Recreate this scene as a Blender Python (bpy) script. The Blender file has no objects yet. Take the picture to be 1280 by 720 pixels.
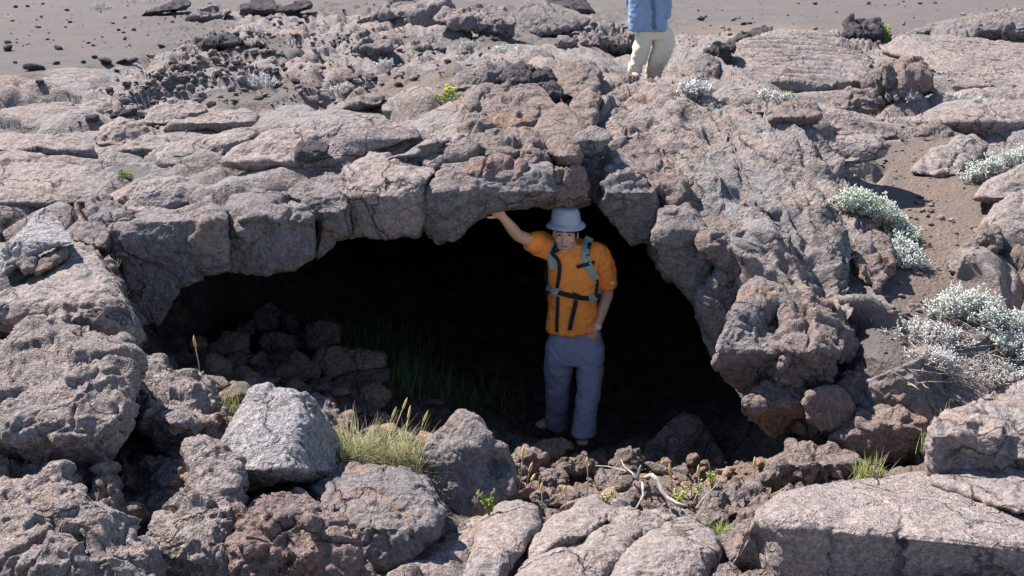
import bpy, bmesh, math, random
import numpy as np
from mathutils import Vector, Matrix
from mathutils.bvhtree import BVHTree

# ------------------------------------------------------------------ camera, sky, sun, exposure
S = bpy.context.scene
COL = S.collection
PITCH = math.radians(18.0)
CAMH = 1.85
FPX = 1372.0
cd = bpy.data.cameras.new('camera')
cam = bpy.data.objects.new('camera', cd)
COL.objects.link(cam)
cd.sensor_width = 36.0
cd.lens = 36.0 * FPX / 1280.0
cd.clip_start = 0.05
cd.clip_end = 3000.0
cam.location = (0, 0, CAMH)
cam.rotation_euler = (math.radians(90) - PITCH, 0, 0)
S.camera = cam

SUN_TO = Vector((-0.62, 0.42, 1.0)).normalized()      # direction towards the sun
w = bpy.data.worlds.new('World')
S.world = w
w.use_nodes = True
wn = w.node_tree
wn.nodes.clear()
sky = wn.nodes.new('ShaderNodeTexSky')
sky.sky_type = 'NISHITA'
sky.sun_disc = False
sky.sun_elevation = math.asin(SUN_TO.z)
sky.sun_rotation = math.atan2(SUN_TO.x, SUN_TO.y)
sky.altitude = 2200
bg = wn.nodes.new('ShaderNodeBackground')
bg.inputs['Strength'].default_value = 0.094
wo = wn.nodes.new('ShaderNodeOutputWorld')
wn.links.new(sky.outputs[0], bg.inputs[0])
wn.links.new(bg.outputs[0], wo.inputs[0])
sl = bpy.data.lights.new('sun', 'SUN')
sl.energy = 4.7
sl.angle = math.radians(0.55)
sl.color = (1.0, 0.955, 0.895)
so = bpy.data.objects.new('sun', sl)
COL.objects.link(so)
so.rotation_euler = SUN_TO.to_track_quat('Z', 'Y').to_euler()
S.view_settings.view_transform = 'Standard'
S.view_settings.look = 'None'
S.view_settings.gamma = 1.0
S.view_settings.exposure = 1.41
S.view_settings.use_curve_mapping = False
S.render.engine = 'CYCLES'
S.cycles.max_bounces = 5
S.cycles.diffuse_bounces = 4
S.cycles.use_denoising = True

RNG = np.random.default_rng(11)
random.seed(11)

# ------------------------------------------------------------------ photograph <-> world
CP, SP = math.cos(PITCH), math.sin(PITCH)

def at(px, py, Y):
    """world point on the sight line of photo pixel (px,py) at the distance Y ahead"""
    u = (360.0 - np.asarray(py, float)) / FPX
    r = (np.asarray(px, float) - 640.0) / FPX
    t = np.asarray(Y, float) / (CP + u * SP)
    return np.stack(np.broadcast_arrays(t * r, Y, CAMH + t * (-SP + u * CP)), -1)

def yz(py, z):
    """distance Y at which photo row py reaches the height z"""
    u = (360.0 - py) / FPX
    return (z - CAMH) / (-SP + u * CP) * (CP + u * SP)

def V3(px, py, Y):
    return Vector(at(px, py, Y).tolist())

def pix(P):
    """photo pixel of world points"""
    P = np.asarray(P, float)
    d = P[..., 1] * CP - (P[..., 2] - CAMH) * SP
    v = P[..., 1] * SP + (P[..., 2] - CAMH) * CP
    d = np.where(d < 1e-3, 1e-3, d)
    return 640 + FPX * P[..., 0] / d, 360 - FPX * v / d

# ------------------------------------------------------------------ noise
def _h(ix, iy, iz, s):
    h = (ix.astype(np.int64) * 374761393 + iy.astype(np.int64) * 668265263 + iz.astype(np.int64) * 2147483647 + s * 974634777) & 0xFFFFFFFF
    h = ((h ^ (h >> 13)) * 1274126177) & 0xFFFFFFFF
    h = ((h ^ (h >> 16)) * 2246822519) & 0xFFFFFFFF
    return (h ^ (h >> 15)) & 0xFFFFFFFF

_G = RNG.normal(size=(256, 3))
_G /= np.linalg.norm(_G, axis=1)[:, None]
_G = _G.astype(np.float32)

def perlin(P, seed=0):
    P = np.asarray(P, np.float64)
    i = np.floor(P).astype(np.int64)
    f = (P - i).astype(np.float32)
    w_ = f * f * f * (f * (f * 6 - 15) + 10)
    out = 0
    for dx in (0, 1):
        wx = w_[:, 0] if dx else 1 - w_[:, 0]
        for dy in (0, 1):
            wy = w_[:, 1] if dy else 1 - w_[:, 1]
            for dz in (0, 1):
                wz = w_[:, 2] if dz else 1 - w_[:, 2]
                g = _G[_h(i[:, 0] + dx, i[:, 1] + dy, i[:, 2] + dz, seed) & 255]
                d = g[:, 0] * (f[:, 0] - dx) + g[:, 1] * (f[:, 1] - dy) + g[:, 2] * (f[:, 2] - dz)
                out = out + wx * wy * wz * d
    return out * 1.5

def fbm(P, octs=4, seed=0, gain=0.5, ridge=False):
    a, tot, out = 1.0, 0.0, 0
    Q = np.asarray(P, float)
    for o in range(octs):
        n = perlin(Q, seed + o * 17)
        if ridge:
            n = 1 - 2 * np.abs(n)
        out = out + a * n
        tot += a
        a *= gain
        Q = Q * 2.03 + 11.7
    return out / tot

def worley(P, seed=0, full=False):
    """F1, F2 and a random number of the nearest cell (2D or 3D)"""
    P = np.asarray(P, float)
    n, dim = P.shape
    Q = np.zeros((n, 3)); Q[:, :dim] = P
    i = np.floor(Q).astype(np.int64)
    f1 = np.full(n, 9.0); f2 = np.full(n, 9.0); cid = np.zeros(n); dv = np.zeros((n, 3))
    for dx in (-1, 0, 1):
        for dy in (-1, 0, 1):
            for dz in ((-1, 0, 1) if dim == 3 else (0,)):
                c = i + np.array([dx, dy, dz])
                h = _h(c[:, 0], c[:, 1], c[:, 2], seed)
                o = np.stack([(h & 1023) / 1023.0, ((h >> 10) & 1023) / 1023.0, ((h >> 20) & 1023) / 1023.0], 1)
                e = Q - c - o
                d = (e[:, :dim] ** 2).sum(1)
                m = d < f1
                if full: dv[m] = e[m]
                f2 = np.where(m, f1, np.minimum(f2, d))
                cid = np.where(m, (h % 9973) / 9973.0, cid)
                f1 = np.where(m, d, f1)
    if full:
        return np.sqrt(f1), np.sqrt(f2), cid, dv
    return np.sqrt(f1), np.sqrt(f2), cid

def facets(P, seed=0):
    """broken-rock relief: every cell is a tilted flat face, cells part along narrow cracks"""
    f1, f2, cid, dv = worley(P, seed, True)
    t = np.stack([np.sin(cid * 71.3), np.sin(cid * 137.7 + 1), np.sin(cid * 211.9 + 2)], 1)
    g = f2 - f1
    return ((t * dv).sum(1) * 1.5 + .7 * (cid - .5)) * sstep(0, .22, g) - .45 * (1 - sstep(0, .13, g))

def sstep(a, b, x):
    t = np.clip((x - a) / (b - a), 0, 1)
    return t * t * (3 - 2 * t)

# ------------------------------------------------------------------ mesh building
def mesh_from(name, verts, faces, smooth=True):
    """verts (n,3); faces: (m,4) int array, or a list of such arrays (quads and/or triangles)"""
    me = bpy.data.meshes.new(name)
    verts = np.asarray(verts, np.float32)
    if not isinstance(faces, list):
        faces = [faces]
    faces = [np.asarray(f, np.int32) for f in faces if len(f)]
    nl = sum(f.size for f in faces); nf = sum(len(f) for f in faces)
    me.vertices.add(len(verts)); me.vertices.foreach_set('co', verts.ravel())
    me.loops.add(nl); me.loops.foreach_set('vertex_index', np.concatenate([f.ravel() for f in faces]))
    me.polygons.add(nf)
    tot = np.concatenate([np.full(len(f), f.shape[1], np.int32) for f in faces])
    st = np.concatenate([[0], np.cumsum(tot)[:-1]]).astype(np.int32)
    me.polygons.foreach_set('loop_start', st)
    me.polygons.foreach_set('loop_total', tot)
    me.polygons.foreach_set('use_smooth', np.full(nf, smooth, bool))
    me.update(calc_edges=True)
    me.validate()
    return me

def link(name, me, mat=None, parent=None, origin=None):
    """link a mesh as ONE object with its origin at 'origin' (world)"""
    if origin is not None:
        me.transform(Matrix.Translation(-Vector(origin)))
    o = bpy.data.objects.new(name, me)
    COL.objects.link(o)
    if mat is not None:
        me.materials.append(mat)
    if parent is not None:
        o.parent = parent
        if origin is not None:
            o.location = Vector(origin) - Vector(parent.location)
    elif origin is not None:
        o.location = origin
    return o

def tag(o, label, cat, group=None, kind=None):
    if label: o['label'] = label
    if cat: o['category'] = cat
    if group: o['group'] = group
    if kind: o['kind'] = kind
    return o

def grid_faces(nr, nc, wrap=False):
    r = np.arange(nr - 1)[:, None]
    c = np.arange(nc if wrap else nc - 1)[None, :]
    a = r * nc + c
    b = r * nc + (c + 1) % nc
    return np.stack([a, b, b + nc, a + nc], -1).reshape(-1, 4)

def vnormals(V, F):
    """area weighted vertex normals"""
    a = V[F[:, 2]] - V[F[:, 0]]
    b = V[F[:, 3]] - V[F[:, 1]]
    n = np.cross(a, b)
    N = np.zeros_like(V)
    for k in range(4):
        for d in range(3):
            N[:, d] += np.bincount(F[:, k], n[:, d], len(V))
    return N / np.maximum(np.linalg.norm(N, axis=1), 1e-12)[:, None]

# ------------------------------------------------------------------ materials
MATS = {}
def nodes_of(name):
    m = bpy.data.materials.new(name)
    m.use_nodes = True
    nt = m.node_tree
    nt.nodes.clear()
    out = nt.nodes.new('ShaderNodeOutputMaterial')
    b = nt.nodes.new('ShaderNodeBsdfPrincipled')
    nt.links.new(b.outputs[0], out.inputs[0])
    MATS[name] = m
    return m, nt, b

def N(nt, t, **kw):
    n = nt.nodes.new(t)
    for k, v in kw.items():
        setattr(n, k, v)
    return n

def noise_tex(nt, pos, scale, detail=6, rough=0.6, dist=0.0):
    n = N(nt, 'ShaderNodeTexNoise')
    n.inputs['Scale'].default_value = scale
    n.inputs['Detail'].default_value = detail
    n.inputs['Roughness'].default_value = rough
    n.inputs['Distortion'].default_value = dist
    nt.links.new(pos, n.inputs['Vector'])
    return n.outputs['Fac']

def mix(nt, fac, a, b, mode='MIX'):
    m = N(nt, 'ShaderNodeMix', data_type='RGBA', blend_type=mode)
    for key, val in ((0, fac), (6, a), (7, b)):
        if isinstance(val, (int, float)):
            m.inputs[key].default_value = val
        elif isinstance(val, tuple):
            m.inputs[key].default_value = (*val, 1)
        else:
            nt.links.new(val, m.inputs[key])
    return m.outputs[2]

def remap(nt, x, a, b, c=0.0, d=1.0):
    m = N(nt, 'ShaderNodeMapRange')
    m.inputs[1].default_value, m.inputs[2].default_value = a, b
    m.inputs[3].default_value, m.inputs[4].default_value = c, d
    nt.links.new(x, m.inputs[0])
    return m.outputs[0]

def math_(nt, op, a, b):
    m = N(nt, 'ShaderNodeMath', operation=op)
    for i, v in enumerate((a, b)):
        if isinstance(v, (int, float)): m.inputs[i].default_value = v
        else: nt.links.new(v, m.inputs[i])
    return m.outputs[0]

def cracks(nt, pos, scale=2.3, width=.022):
    """thin branching cracks: 0 inside a crack, 1 elsewhere"""
    n = N(nt, 'ShaderNodeTexNoise'); n.inputs['Scale'].default_value = scale * 2.2; n.inputs['Detail'].default_value = 5
    nt.links.new(pos, n.inputs['Vector'])
    v = N(nt, 'ShaderNodeVectorMath', operation='MULTIPLY_ADD')
    nt.links.new(n.outputs['Color'], v.inputs[0]); v.inputs[1].default_value = (.32, .32, .32); nt.links.new(pos, v.inputs[2])
    vo = N(nt, 'ShaderNodeTexVoronoi', feature='DISTANCE_TO_EDGE'); vo.inputs['Scale'].default_value = scale
    nt.links.new(v.outputs[0], vo.inputs['Vector'])
    g = remap(nt, vo.outputs['Distance'], 0.0, width)
    keep = remap(nt, noise_tex(nt, pos, scale * .8, 2, .5), .45, .55)
    return math_(nt, 'MAXIMUM', g, math_(nt, 'SUBTRACT', 1.0, keep))

def rock_mat(name, c1, c2, c3, pit=1.0, grain=1.0, lich=0.25, patch=1.3, pitscale=38.0, rust=.55):
    """lava rock: c1/c2 broad patches, c3 small stains, pale mineral flecks, vesicle bump"""
    m, nt, b = nodes_of(name)
    pos = N(nt, 'ShaderNodeNewGeometry').outputs['Position']
    n1 = noise_tex(nt, pos, patch, 5, 0.62, 0.6)
    n2 = noise_tex(nt, pos, patch * 3.1, 6, 0.65)
    n3 = noise_tex(nt, pos, 23.0, 6, 0.72)
    n4 = noise_tex(nt, pos, 95.0, 4, 0.75)
    n5 = noise_tex(nt, pos, 48.0, 3, 0.7)
    c = mix(nt, remap(nt, n1, 0.40, 0.60), c1, c2)
    c = mix(nt, remap(nt, n2, 0.52, 0.70, 0, 0.75), c, c3)
    n6 = noise_tex(nt, pos, patch * 1.9, 4, 0.6, 1.0)
    c = mix(nt, remap(nt, n6, 0.55, 0.70, 0, rust), c, (0.31, 0.185, 0.13))
    c = mix(nt, remap(nt, n6, 0.44, 0.32, 0, .55), c, tuple(.55 * (x + y) / 1.1 for x, y in zip(c1, (.20, .195, .205))))
    # grain: light and dark mineral specks
    c = mix(nt, remap(nt, n3, 0.35, 0.68, 0.0, 1.0), mix(nt, 1.0, c, (0.66, 0.64, 0.64), 'MULTIPLY'), mix(nt, 1.0, c, (1.26, 1.25, 1.24), 'MULTIPLY'))
    c = mix(nt, remap(nt, n5, 0.36, 0.64, 0.0, 1.0), mix(nt, 1.0, c, (0.72, 0.71, 0.71), 'MULTIPLY'), mix(nt, 1.0, c, (1.2, 1.2, 1.2), 'MULTIPLY'))
    c = mix(nt, remap(nt, n4, 0.58, 0.74, 0, lich), c, (0.46, 0.44, 0.42))
    c = mix(nt, remap(nt, n4, 0.40, 0.27, 0, 0.55), c, tuple(x * 0.45 for x in c1))
    ck = cracks(nt, pos)
    c = mix(nt, ck, mix(nt, 1.0, c, (0.45, 0.42, 0.40), 'MULTIPLY'), c)
    nt.links.new(c, b.inputs['Base Color'])
    b.inputs['Roughness'].default_value = 0.93
    b.inputs['Specular IOR Level'].default_value = 0.18
    vo = N(nt, 'ShaderNodeTexVoronoi', feature='F1')
    vo.inputs['Scale'].default_value = pitscale
    nt.links.new(pos, vo.inputs['Vector'])
    vmask = remap(nt, noise_tex(nt, pos, 7.0, 3, 0.5), 0.42, 0.62)
    pits = math_(nt, 'MULTIPLY', remap(nt, vo.outputs['Distance'], 0.12, 0.42), 1.0)
    h = math_(nt, 'ADD', math_(nt, 'MULTIPLY', n3, 0.034 * grain), math_(nt, 'MULTIPLY', n5, 0.016 * grain))
    h = math_(nt, 'ADD', h, math_(nt, 'MULTIPLY', n4, 0.008 * grain))
    vo2 = N(nt, 'ShaderNodeTexVoronoi', feature='F1')
    vo2.inputs['Scale'].default_value = pitscale * 2.3
    nt.links.new(pos, vo2.inputs['Vector'])
    pits2 = remap(nt, vo2.outputs['Distance'], 0.15, 0.40)
    h = math_(nt, 'ADD', h, math_(nt, 'MULTIPLY', math_(nt, 'MULTIPLY', pits, vmask), 0.012 * pit))
    h = math_(nt, 'ADD', h, math_(nt, 'MULTIPLY', pits2, 0.006 * pit))
    h = math_(nt, 'ADD', h, math_(nt, 'MULTIPLY', ck, 0.018))
    bp = N(nt, 'ShaderNodeBump')
    bp.inputs['Strength'].default_value = 1.0
    bp.inputs['Distance'].default_value = 1.0
    nt.links.new(h, bp.inputs['Height'])
    nt.links.new(bp.outputs[0], b.inputs['Normal'])
    return m

def plain_mat(name, col, rough=0.8, var=0.2, scale=30.0, bump=0.0, bscale=200.0, spec=0.2):
    m, nt, b = nodes_of(name)
    pos = N(nt, 'ShaderNodeTexCoord').outputs['Object']
    n = noise_tex(nt, pos, scale, 5, 0.6)
    c = mix(nt, remap(nt, n, 0.3, 0.7), tuple(x * (1 - var) for x in col), tuple(min(1, x * (1 + var)) for x in col))
    nt.links.new(c, b.inputs['Base Color'])
    b.inputs['Roughness'].default_value = rough
    b.inputs['Specular IOR Level'].default_value = spec
    if bump:
        bp = N(nt, 'ShaderNodeBump')
        bp.inputs['Distance'].default_value = bump
        nt.links.new(noise_tex(nt, pos, bscale, 3, 0.6), bp.inputs['Height'])
        nt.links.new(bp.outputs[0], b.inputs['Normal'])
    return m

rock_mat('pink_lava', (0.256, 0.211, 0.196), (0.228, 0.200, 0.191), (0.288, 0.224, 0.202), pit=0.5, grain=0.5, lich=0.35, rust=.25)
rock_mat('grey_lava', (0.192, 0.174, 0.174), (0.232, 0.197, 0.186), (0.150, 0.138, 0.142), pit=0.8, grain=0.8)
rock_mat('brown_lava', (0.248, 0.190, 0.168), (0.214, 0.178, 0.165), (0.280, 0.195, 0.160), pit=1.0, grain=1.0)
rock_mat('pitted_lava', (0.325, 0.270, 0.252), (0.270, 0.232, 0.222), (0.345, 0.262, 0.228), pit=2.0, grain=1.2, lich=0.5)
rock_mat('pale_block', (0.36, 0.34, 0.345), (0.32, 0.30, 0.305), (0.38, 0.34, 0.33), pit=1.8, grain=1.1, lich=0.6, rust=.25)
rock_mat('pale_pink', (0.36, 0.30, 0.28), (0.31, 0.27, 0.26), (0.38, 0.30, 0.27), pit=1.2, grain=1.0, lich=0.6, rust=.25)
rock_mat('red_lava', (0.265, 0.185, 0.168), (0.235, 0.185, 0.175), (0.30, 0.19, 0.162), pit=1.4, grain=1.2)
rock_mat('dark_lava', (0.073, 0.066, 0.072), (0.097, 0.085, 0.088), (0.058, 0.053, 0.060), pit=1.2, grain=1.2, lich=0.1, rust=.0)
rock_mat('bank_lava', (0.25, 0.20, 0.182), (0.215, 0.185, 0.175), (0.28, 0.205, 0.175), pit=1.2, grain=1.1, lich=.3)
rock_mat('cave_rock', (0.20, 0.165, 0.14), (0.23, 0.17, 0.135), (0.17, 0.14, 0.12), pit=1.0, grain=1.1, lich=0.1)
rock_mat('rubble_rock', (0.40, 0.26, 0.19), (0.34, 0.25, 0.20), (0.44, 0.23, 0.14), pit=1.0, grain=1.1, lich=0.1)
# ------------------------------------------------------------------ lava crust (roof of the cave and the plain behind it)
# columns of the crust: photo column -> list of (photo row, Y ahead | height z) and hidden points ('h', Y, z), lip first
COLS = {
 -560: [(470,5.2),(400,5.5),(310,0),(200,0),(100,0),(50,0),(0,0)],
 -200: [(470,5.2),(400,5.5),(310,0),(200,0),(100,0),(50,0),(0,0)],
 0:    [(450,5.6),(395,5.8),(330,6.2),(300,-.02),(250,0.),(200,.03),(150,0),(100,0),(50,0),(0,0)],
 100:  [(440,5.9),(380,6.05),(325,6.3),(290,0),(250,.05),(200,.08),(150,.05),(100,0),(50,0),(0,0)],
 165:  [(435,6.25),(390,6.4),(330,6.55),(285,6.7),(260,.12),(200,.12),(150,.06),(100,0),(50,0),(0,0)],
 200:  [(403,6.6),(350,6.62),(285,6.72),(255,.15),(200,.15),(150,.08),(100,0),(50,0),(0,0)],
 240:  [(350,6.7),(300,6.72),(268,6.8),(245,.2),(200,.2),(150,.1),(100,0),(50,0),(0,0)],
 300:  [(334,6.8),(290,6.85),(258,6.9),(235,.24),(200,.25),(150,.12),(100,0),(50,0),(0,0)],
 400:  [(320,7.0),(280,7.05),(235,7.2),(205,.32),(180,.33),(150,.2),(100,.05),(50,0),(0,0)],
 480:  [(294,7.2),(260,7.2),(225,7.3),(195,.4),(160,.38),(120,.15),(80,0),(40,0),(0,0)],
 540:  [(294,7.2),(260,7.2),(212,7.5),(180,.48),(140,.48),(110,.35),(70,.05),(40,0),(0,0)],
 600:  [(262,7.4),(230,7.4),(200,7.7),(160,8.3),(120,9.0),(98,.55),(80,.5),('h',12.5,.3),(55,.15),(25,0),(0,0)],
 680:  [(254,7.5),(220,7.5),(185,7.9),(140,8.7),(105,9.6),(88,10.3),('h',12,.42),(68,.40),(56,0),(25,0),(0,0)],
 740:  [(254,7.6),(220,7.6),(180,8.1),(130,9.2),(88,10.2),('h',11.5,.35),('h',13,.25),(66,.32),(56,0),(25,0),(0,0)],
 800:  [(296,7.5),(250,7.5),(200,8.0),(150,9.0),(113,9.8),('h',11.3,.15),('h',13,-.05),(76,.15),(60,0),(25,0),(0,0)],
 850:  [(356,7.3),(300,7.3),(240,7.6),(170,8.6),(124,9.8),('h',11.5,.1),('h',13.5,-.05),(88,.05),(72,0),(50,0),(25,0),(0,0)],
 900:  [(432,6.8),(380,6.85),(310,7.1),(240,7.7),(170,9.0),(130,10.0),(112,.22),(80,.15),(50,0),(25,0),(0,0)],
 950:  [(530,6.15),(480,6.2),(400,6.5),(320,6.9),(250,7.6),(190,8.6),(150,9.6),(125,.2),(85,.2),(50,.05),(0,0)],
 1000: [(545,6.05),(490,6.1),(420,6.3),(340,6.8),(270,7.5),(210,8.4),(170,9.2),(140,0),(100,.1),(60,.15),(0,0)],
 1050: [(560,6.0),(510,6.05),(440,6.3),(370,6.8),(300,7.4),(250,-.12),(200,-.12),(150,-.02),(100,.1),(60,.1),(0,0)],
 1100: [(575,5.7),(520,5.75),(450,-.52),(400,-.44),(350,-.33),(300,-.25),(250,-.2),(200,-.14),(150,-.02),(80,.1),(0,0)],
 1200: [(600,5.3),(550,5.35),(490,-.66),(440,-.56),(400,-.46),(350,-.36),(300,-.27),(240,-.18),(180,-.08),(100,.08),(0,0)],
 1300: [(610,5.0),(560,5.1),(490,-.66),(440,-.54),(400,-.44),(350,-.34),(300,-.25),(240,-.15),(180,-.02),(100,.08),(0,0)],
 1450: [(620,4.9),(570,5.0),(490,-.6),(440,-.5),(400,-.4),(350,-.3),(300,-.2),(240,-.12),(180,-.02),(100,.08),(0,0)],
 1840: [(620,4.9),(570,5.0),(490,-.5),(440,-.4),(400,-.3),(350,-.2),(300,-.1),(240,0),(180,0),(100,.05),(0,0)],
}
NV = 430                    # rows between the lip and the top of the photograph
keys = sorted(COLS)
prof = []
for k in keys:
    Y, Z, L = [], [], [0.0]
    lastpy = None
    for c in COLS[k]:
        if c[0] == 'h':
            y_, z_ = c[1], c[2]
            L.append(L[-1] + 14)
        else:
            y_ = c[1] if c[1] > 2.5 else yz(c[0], c[1])
            z_ = float(at(k, c[0], y_)[2])
            if lastpy is not None:
                L.append(L[-1] + abs(lastpy - c[0]))
            lastpy = c[0]
        Y.append(y_); Z.append(z_)
    L = np.array(L) / L[-1]
    v = np.linspace(0, 1, NV)
    prof.append((np.interp(v, L, Y), np.interp(v, L, Z)))
prof = np.array(prof)                                   # (columns, 2, NV)

def across(cols, data, q):
    """smooth (Catmull-Rom like, monotone enough) interpolation across the columns"""
    cols = np.array(cols, float)
    i = np.clip(np.searchsorted(cols, q) - 1, 0, len(cols) - 2)
    t = ((q - cols[i]) / (cols[i + 1] - cols[i]))
    t = t.reshape((-1,) + (1,) * (data.ndim - 1))
    m = np.gradient(data, cols, axis=0)
    hh = (cols[i + 1] - cols[i]).reshape(t.shape)
    a, b = data[i], data[i + 1]
    return ((2*t**3 - 3*t**2 + 1) * a + (t**3 - 2*t**2 + t) * hh * m[i] * .7 + (-2*t**3 + 3*t**2) * b + (t**3 - t**2) * hh * m[i + 1] * .7)

def blur(a, n, axis):
    for _ in range(n):
        p = np.take(a, [0], axis); q = np.take(a, [-1], axis)
        e = np.concatenate([p, a, q], axis)
        s = [slice(None)] * a.ndim
        s0, s1, s2 = list(s), list(s), list(s)
        s0[axis] = slice(0, -2); s1[axis] = slice(1, -1); s2[axis] = slice(2, None)
        a = .25 * e[tuple(s0)] + .5 * e[tuple(s1)] + .25 * e[tuple(s2)]
    return a

cx = np.concatenate([np.arange(-560, -30, 6.0), np.arange(-30, 1310, 1.9), np.arange(1310, 1841, 6.0)])
NC = len(cx)
top = across(keys, prof, cx)                            # (NC, 2, NV)
top = blur(blur(top, 12, 2), 6, 0)
# the rim of the mouth, traced more closely than the columns
LIP = [(-560,470),(-200,470),(0,450),(100,440),(150,436),(168,425),(185,408),(205,384),(224,360),(250,340),(280,333),(330,334),(368,330),(395,318),
       (420,302),(445,292),(480,290),(520,286),(560,290),(585,274),(604,260),(625,254),(690,250),(742,250),(760,262),(776,284),(800,294),(817,297),
       (824,330),(850,352),(876,380),(892,425),(905,465),(925,495),(955,530),(992,542),(1050,560),(1100,575),(1200,600),(1300,610),(1450,620),(1840,620)]
lipY = top[:, 0, 0].copy()
lpy = np.interp(cx, [p[0] for p in LIP], [p[1] for p in LIP])
lipZ = at(cx, lpy, lipY)[:, 2]
dz = (lipZ - top[:, 1, 0])[:, None] * np.exp(-(np.arange(NV) / 22.0) ** 2)[None]
top[:, 1, :] += dz
YY, ZZ = top[:, 0, :].T, top[:, 1, :].T                 # (NV, NC)
# beyond the top of the frame: the plain out to the horizon
far = np.geomspace(1.02, 40.0, 60)[:, None]
YF = YY[-1:] * far
ZF = np.zeros_like(YF)
# the underside: ceiling going back into the dark, then down to the floor
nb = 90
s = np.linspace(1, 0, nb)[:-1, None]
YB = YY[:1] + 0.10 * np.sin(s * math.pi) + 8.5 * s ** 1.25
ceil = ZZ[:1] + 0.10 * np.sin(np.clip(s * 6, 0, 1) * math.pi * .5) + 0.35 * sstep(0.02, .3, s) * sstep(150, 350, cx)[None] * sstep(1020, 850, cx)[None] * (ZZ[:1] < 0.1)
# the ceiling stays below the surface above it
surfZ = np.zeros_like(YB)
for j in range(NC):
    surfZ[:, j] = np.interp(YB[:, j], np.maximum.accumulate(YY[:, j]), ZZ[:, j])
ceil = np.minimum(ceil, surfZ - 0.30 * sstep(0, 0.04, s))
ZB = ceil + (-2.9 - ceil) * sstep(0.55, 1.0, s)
YB, ZB = YB, ZB
Yall = np.concatenate([YB, YY, YF], 0)
Zall = np.concatenate([ZB, ZZ, ZF], 0)
NR = len(Yall)
Xall = (cx[None] - 640) / FPX * (Yall * CP - (Zall - CAMH) * SP)
CV = np.stack([Xall, Yall, Zall], -1).reshape(-1, 3)
CF = grid_faces(NR, NC)
CN = vnormals(CV, CF)
rowi = np.repeat(np.arange(NR), NC)
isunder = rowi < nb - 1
px_, py_ = pix(CV)

def blob(cx_, cy_, rx, ry, rot=0.0, soft=0.35):
    a = math.radians(rot)
    x, y = px_ - cx_, py_ - cy_
    u = (x * math.cos(a) + y * math.sin(a)) / rx
    v = (-x * math.sin(a) + y * math.cos(a)) / ry
    return sstep(1 + soft, 1 - soft, np.sqrt(u * u + v * v))

wob = fbm(CV * np.array([1, .5, 1]) * .9, 3, 5)
# fine black cinder lies between the lava tongues
cinder = np.zeros(len(CV))
for b_ in [(60,54,230,38,-6), (330,62,50,9,0), (620,52,140,9,0), (530,108,100,18,-8), (330,116,80,12,-5), (1080,18,340,26,0), (870,30,60,22,0),
           (1168,245,66,85,20), (1142,335,48,66,-20), (1200,205,40,22,0), (1120,195,70,16,10), (1190,390,70,40,0), (1090,440,50,30,0), (60,225,25,10,0), (160,215,30,9,0)]:
    cinder = np.maximum(cinder, blob(*b_))
cinder = np.where(Yall.reshape(-1) > 26, np.maximum(cinder, .8), cinder)
cinder = sstep(.35, .65, cinder + wob * .55) * (~isunder)
limb = blob(975, 280, 85, 270, -36)
rough = np.maximum.reduce([blob(790, 190, 60, 100, 10) * .6, blob(930, 430, 60, 90, 0) * .6, blob(680, 180, 130, 100, 0)]) * (1 - .8 * limb)
rubble = np.maximum.reduce([blob(230, 95, 140, 40, -20), blob(500, 30, 330, 26, 0), blob(430, 90, 190, 34, 0)])
steep = sstep(0.75, 0.35, CN[:, 2]) * (~isunder) * (1 - .55 * blob(965, 270, 80, 240, -36))
# pillows: rounded tongues of lava, drawn out roughly across the view
wx = CV[:, 0] + .35 * fbm(CV * .8, 2, 31); wy = CV[:, 1] + .35 * fbm(CV * .8, 2, 32)
f1, f2, cid = worley(np.stack([wx * .62, wy * .95], 1), 3)
pill = 1 - (1 - np.clip((f2 - f1) * 1.15, 0, 1)) ** 3.2 - .8
g1, g2, cid2 = worley(np.stack([wx * 2.2, wy * 2.9], 1), 9)
pill2 = 1 - (1 - np.clip((g2 - g1) * 1.3, 0, 1)) ** 3 - .75
nearw = sstep(60, 22, CV[:, 1])
plainw = (1 - cinder) * (1 - steep) * (~isunder)
d = (0.20 * pill + .22 * (cid - .5) * sstep(0, .12, f2 - f1)) * plainw * (1 - .9 * limb) * nearw
d += (0.08 * pill2 + .08 * (cid2 - .5) * sstep(0, .12, g2 - g1)) * plainw * sstep(.45, .75, cid) * (1 - .8 * limb) * nearw
# ropes and wrinkles
ang = cid * 6.28
rp = np.sin((CV[:, 0] * np.cos(ang) + CV[:, 1] * np.sin(ang)) * 26 + 3.5 * fbm(CV * 1.7, 3, 40))
d += 0.010 * rp * plainw * sstep(.3, .75, cid2) * nearw
d += plainw * nearw * (.012 * fbm(CV * 3.2, 5, 21, .55, ridge=True) + .05 * fbm(CV * .9, 3, 22))
wr_ = np.maximum(blob(70, 115, 110, 34, 0), blob(420, 60, 260, 16, 0))
d += wr_ * nearw * (.05 * fbm(np.stack([CV[:, 0] * .8 + .4 * wob, CV[:, 1] * 2.6 + .8 * wob, CV[:, 2]], 1) * 1.2, 3, 45, .6, ridge=True))
# the limb: layers running down to the right
dirp = np.stack([CV[:, 0] * .93 + CV[:, 1] * .37 + .08 * wob, CV[:, 0] * .37 - CV[:, 1] * .93, CV[:, 2]], 1)
fib = fbm(dirp * np.array([5.0, .75, 2.0]), 5, 50, .58, ridge=True) + 1.1 * fbm(dirp * np.array([2.2, .4, 1.0]), 2, 52, ridge=True)
acr = dirp[:, 0] + .10 * fbm(CV * 1.6, 3, 55)
d += limb * (1 - cinder) * (~isunder) * (1 - .5 * steep) * (.030 * np.sin(acr * 34 + 2 * wob) + .045 * np.sin(acr * 13 + 3 * wob) + 0.13 * fib + .06 * fbm(dirp * np.array([14.0, 3.0, 9.0]), 3, 51, ridge=True))
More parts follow.
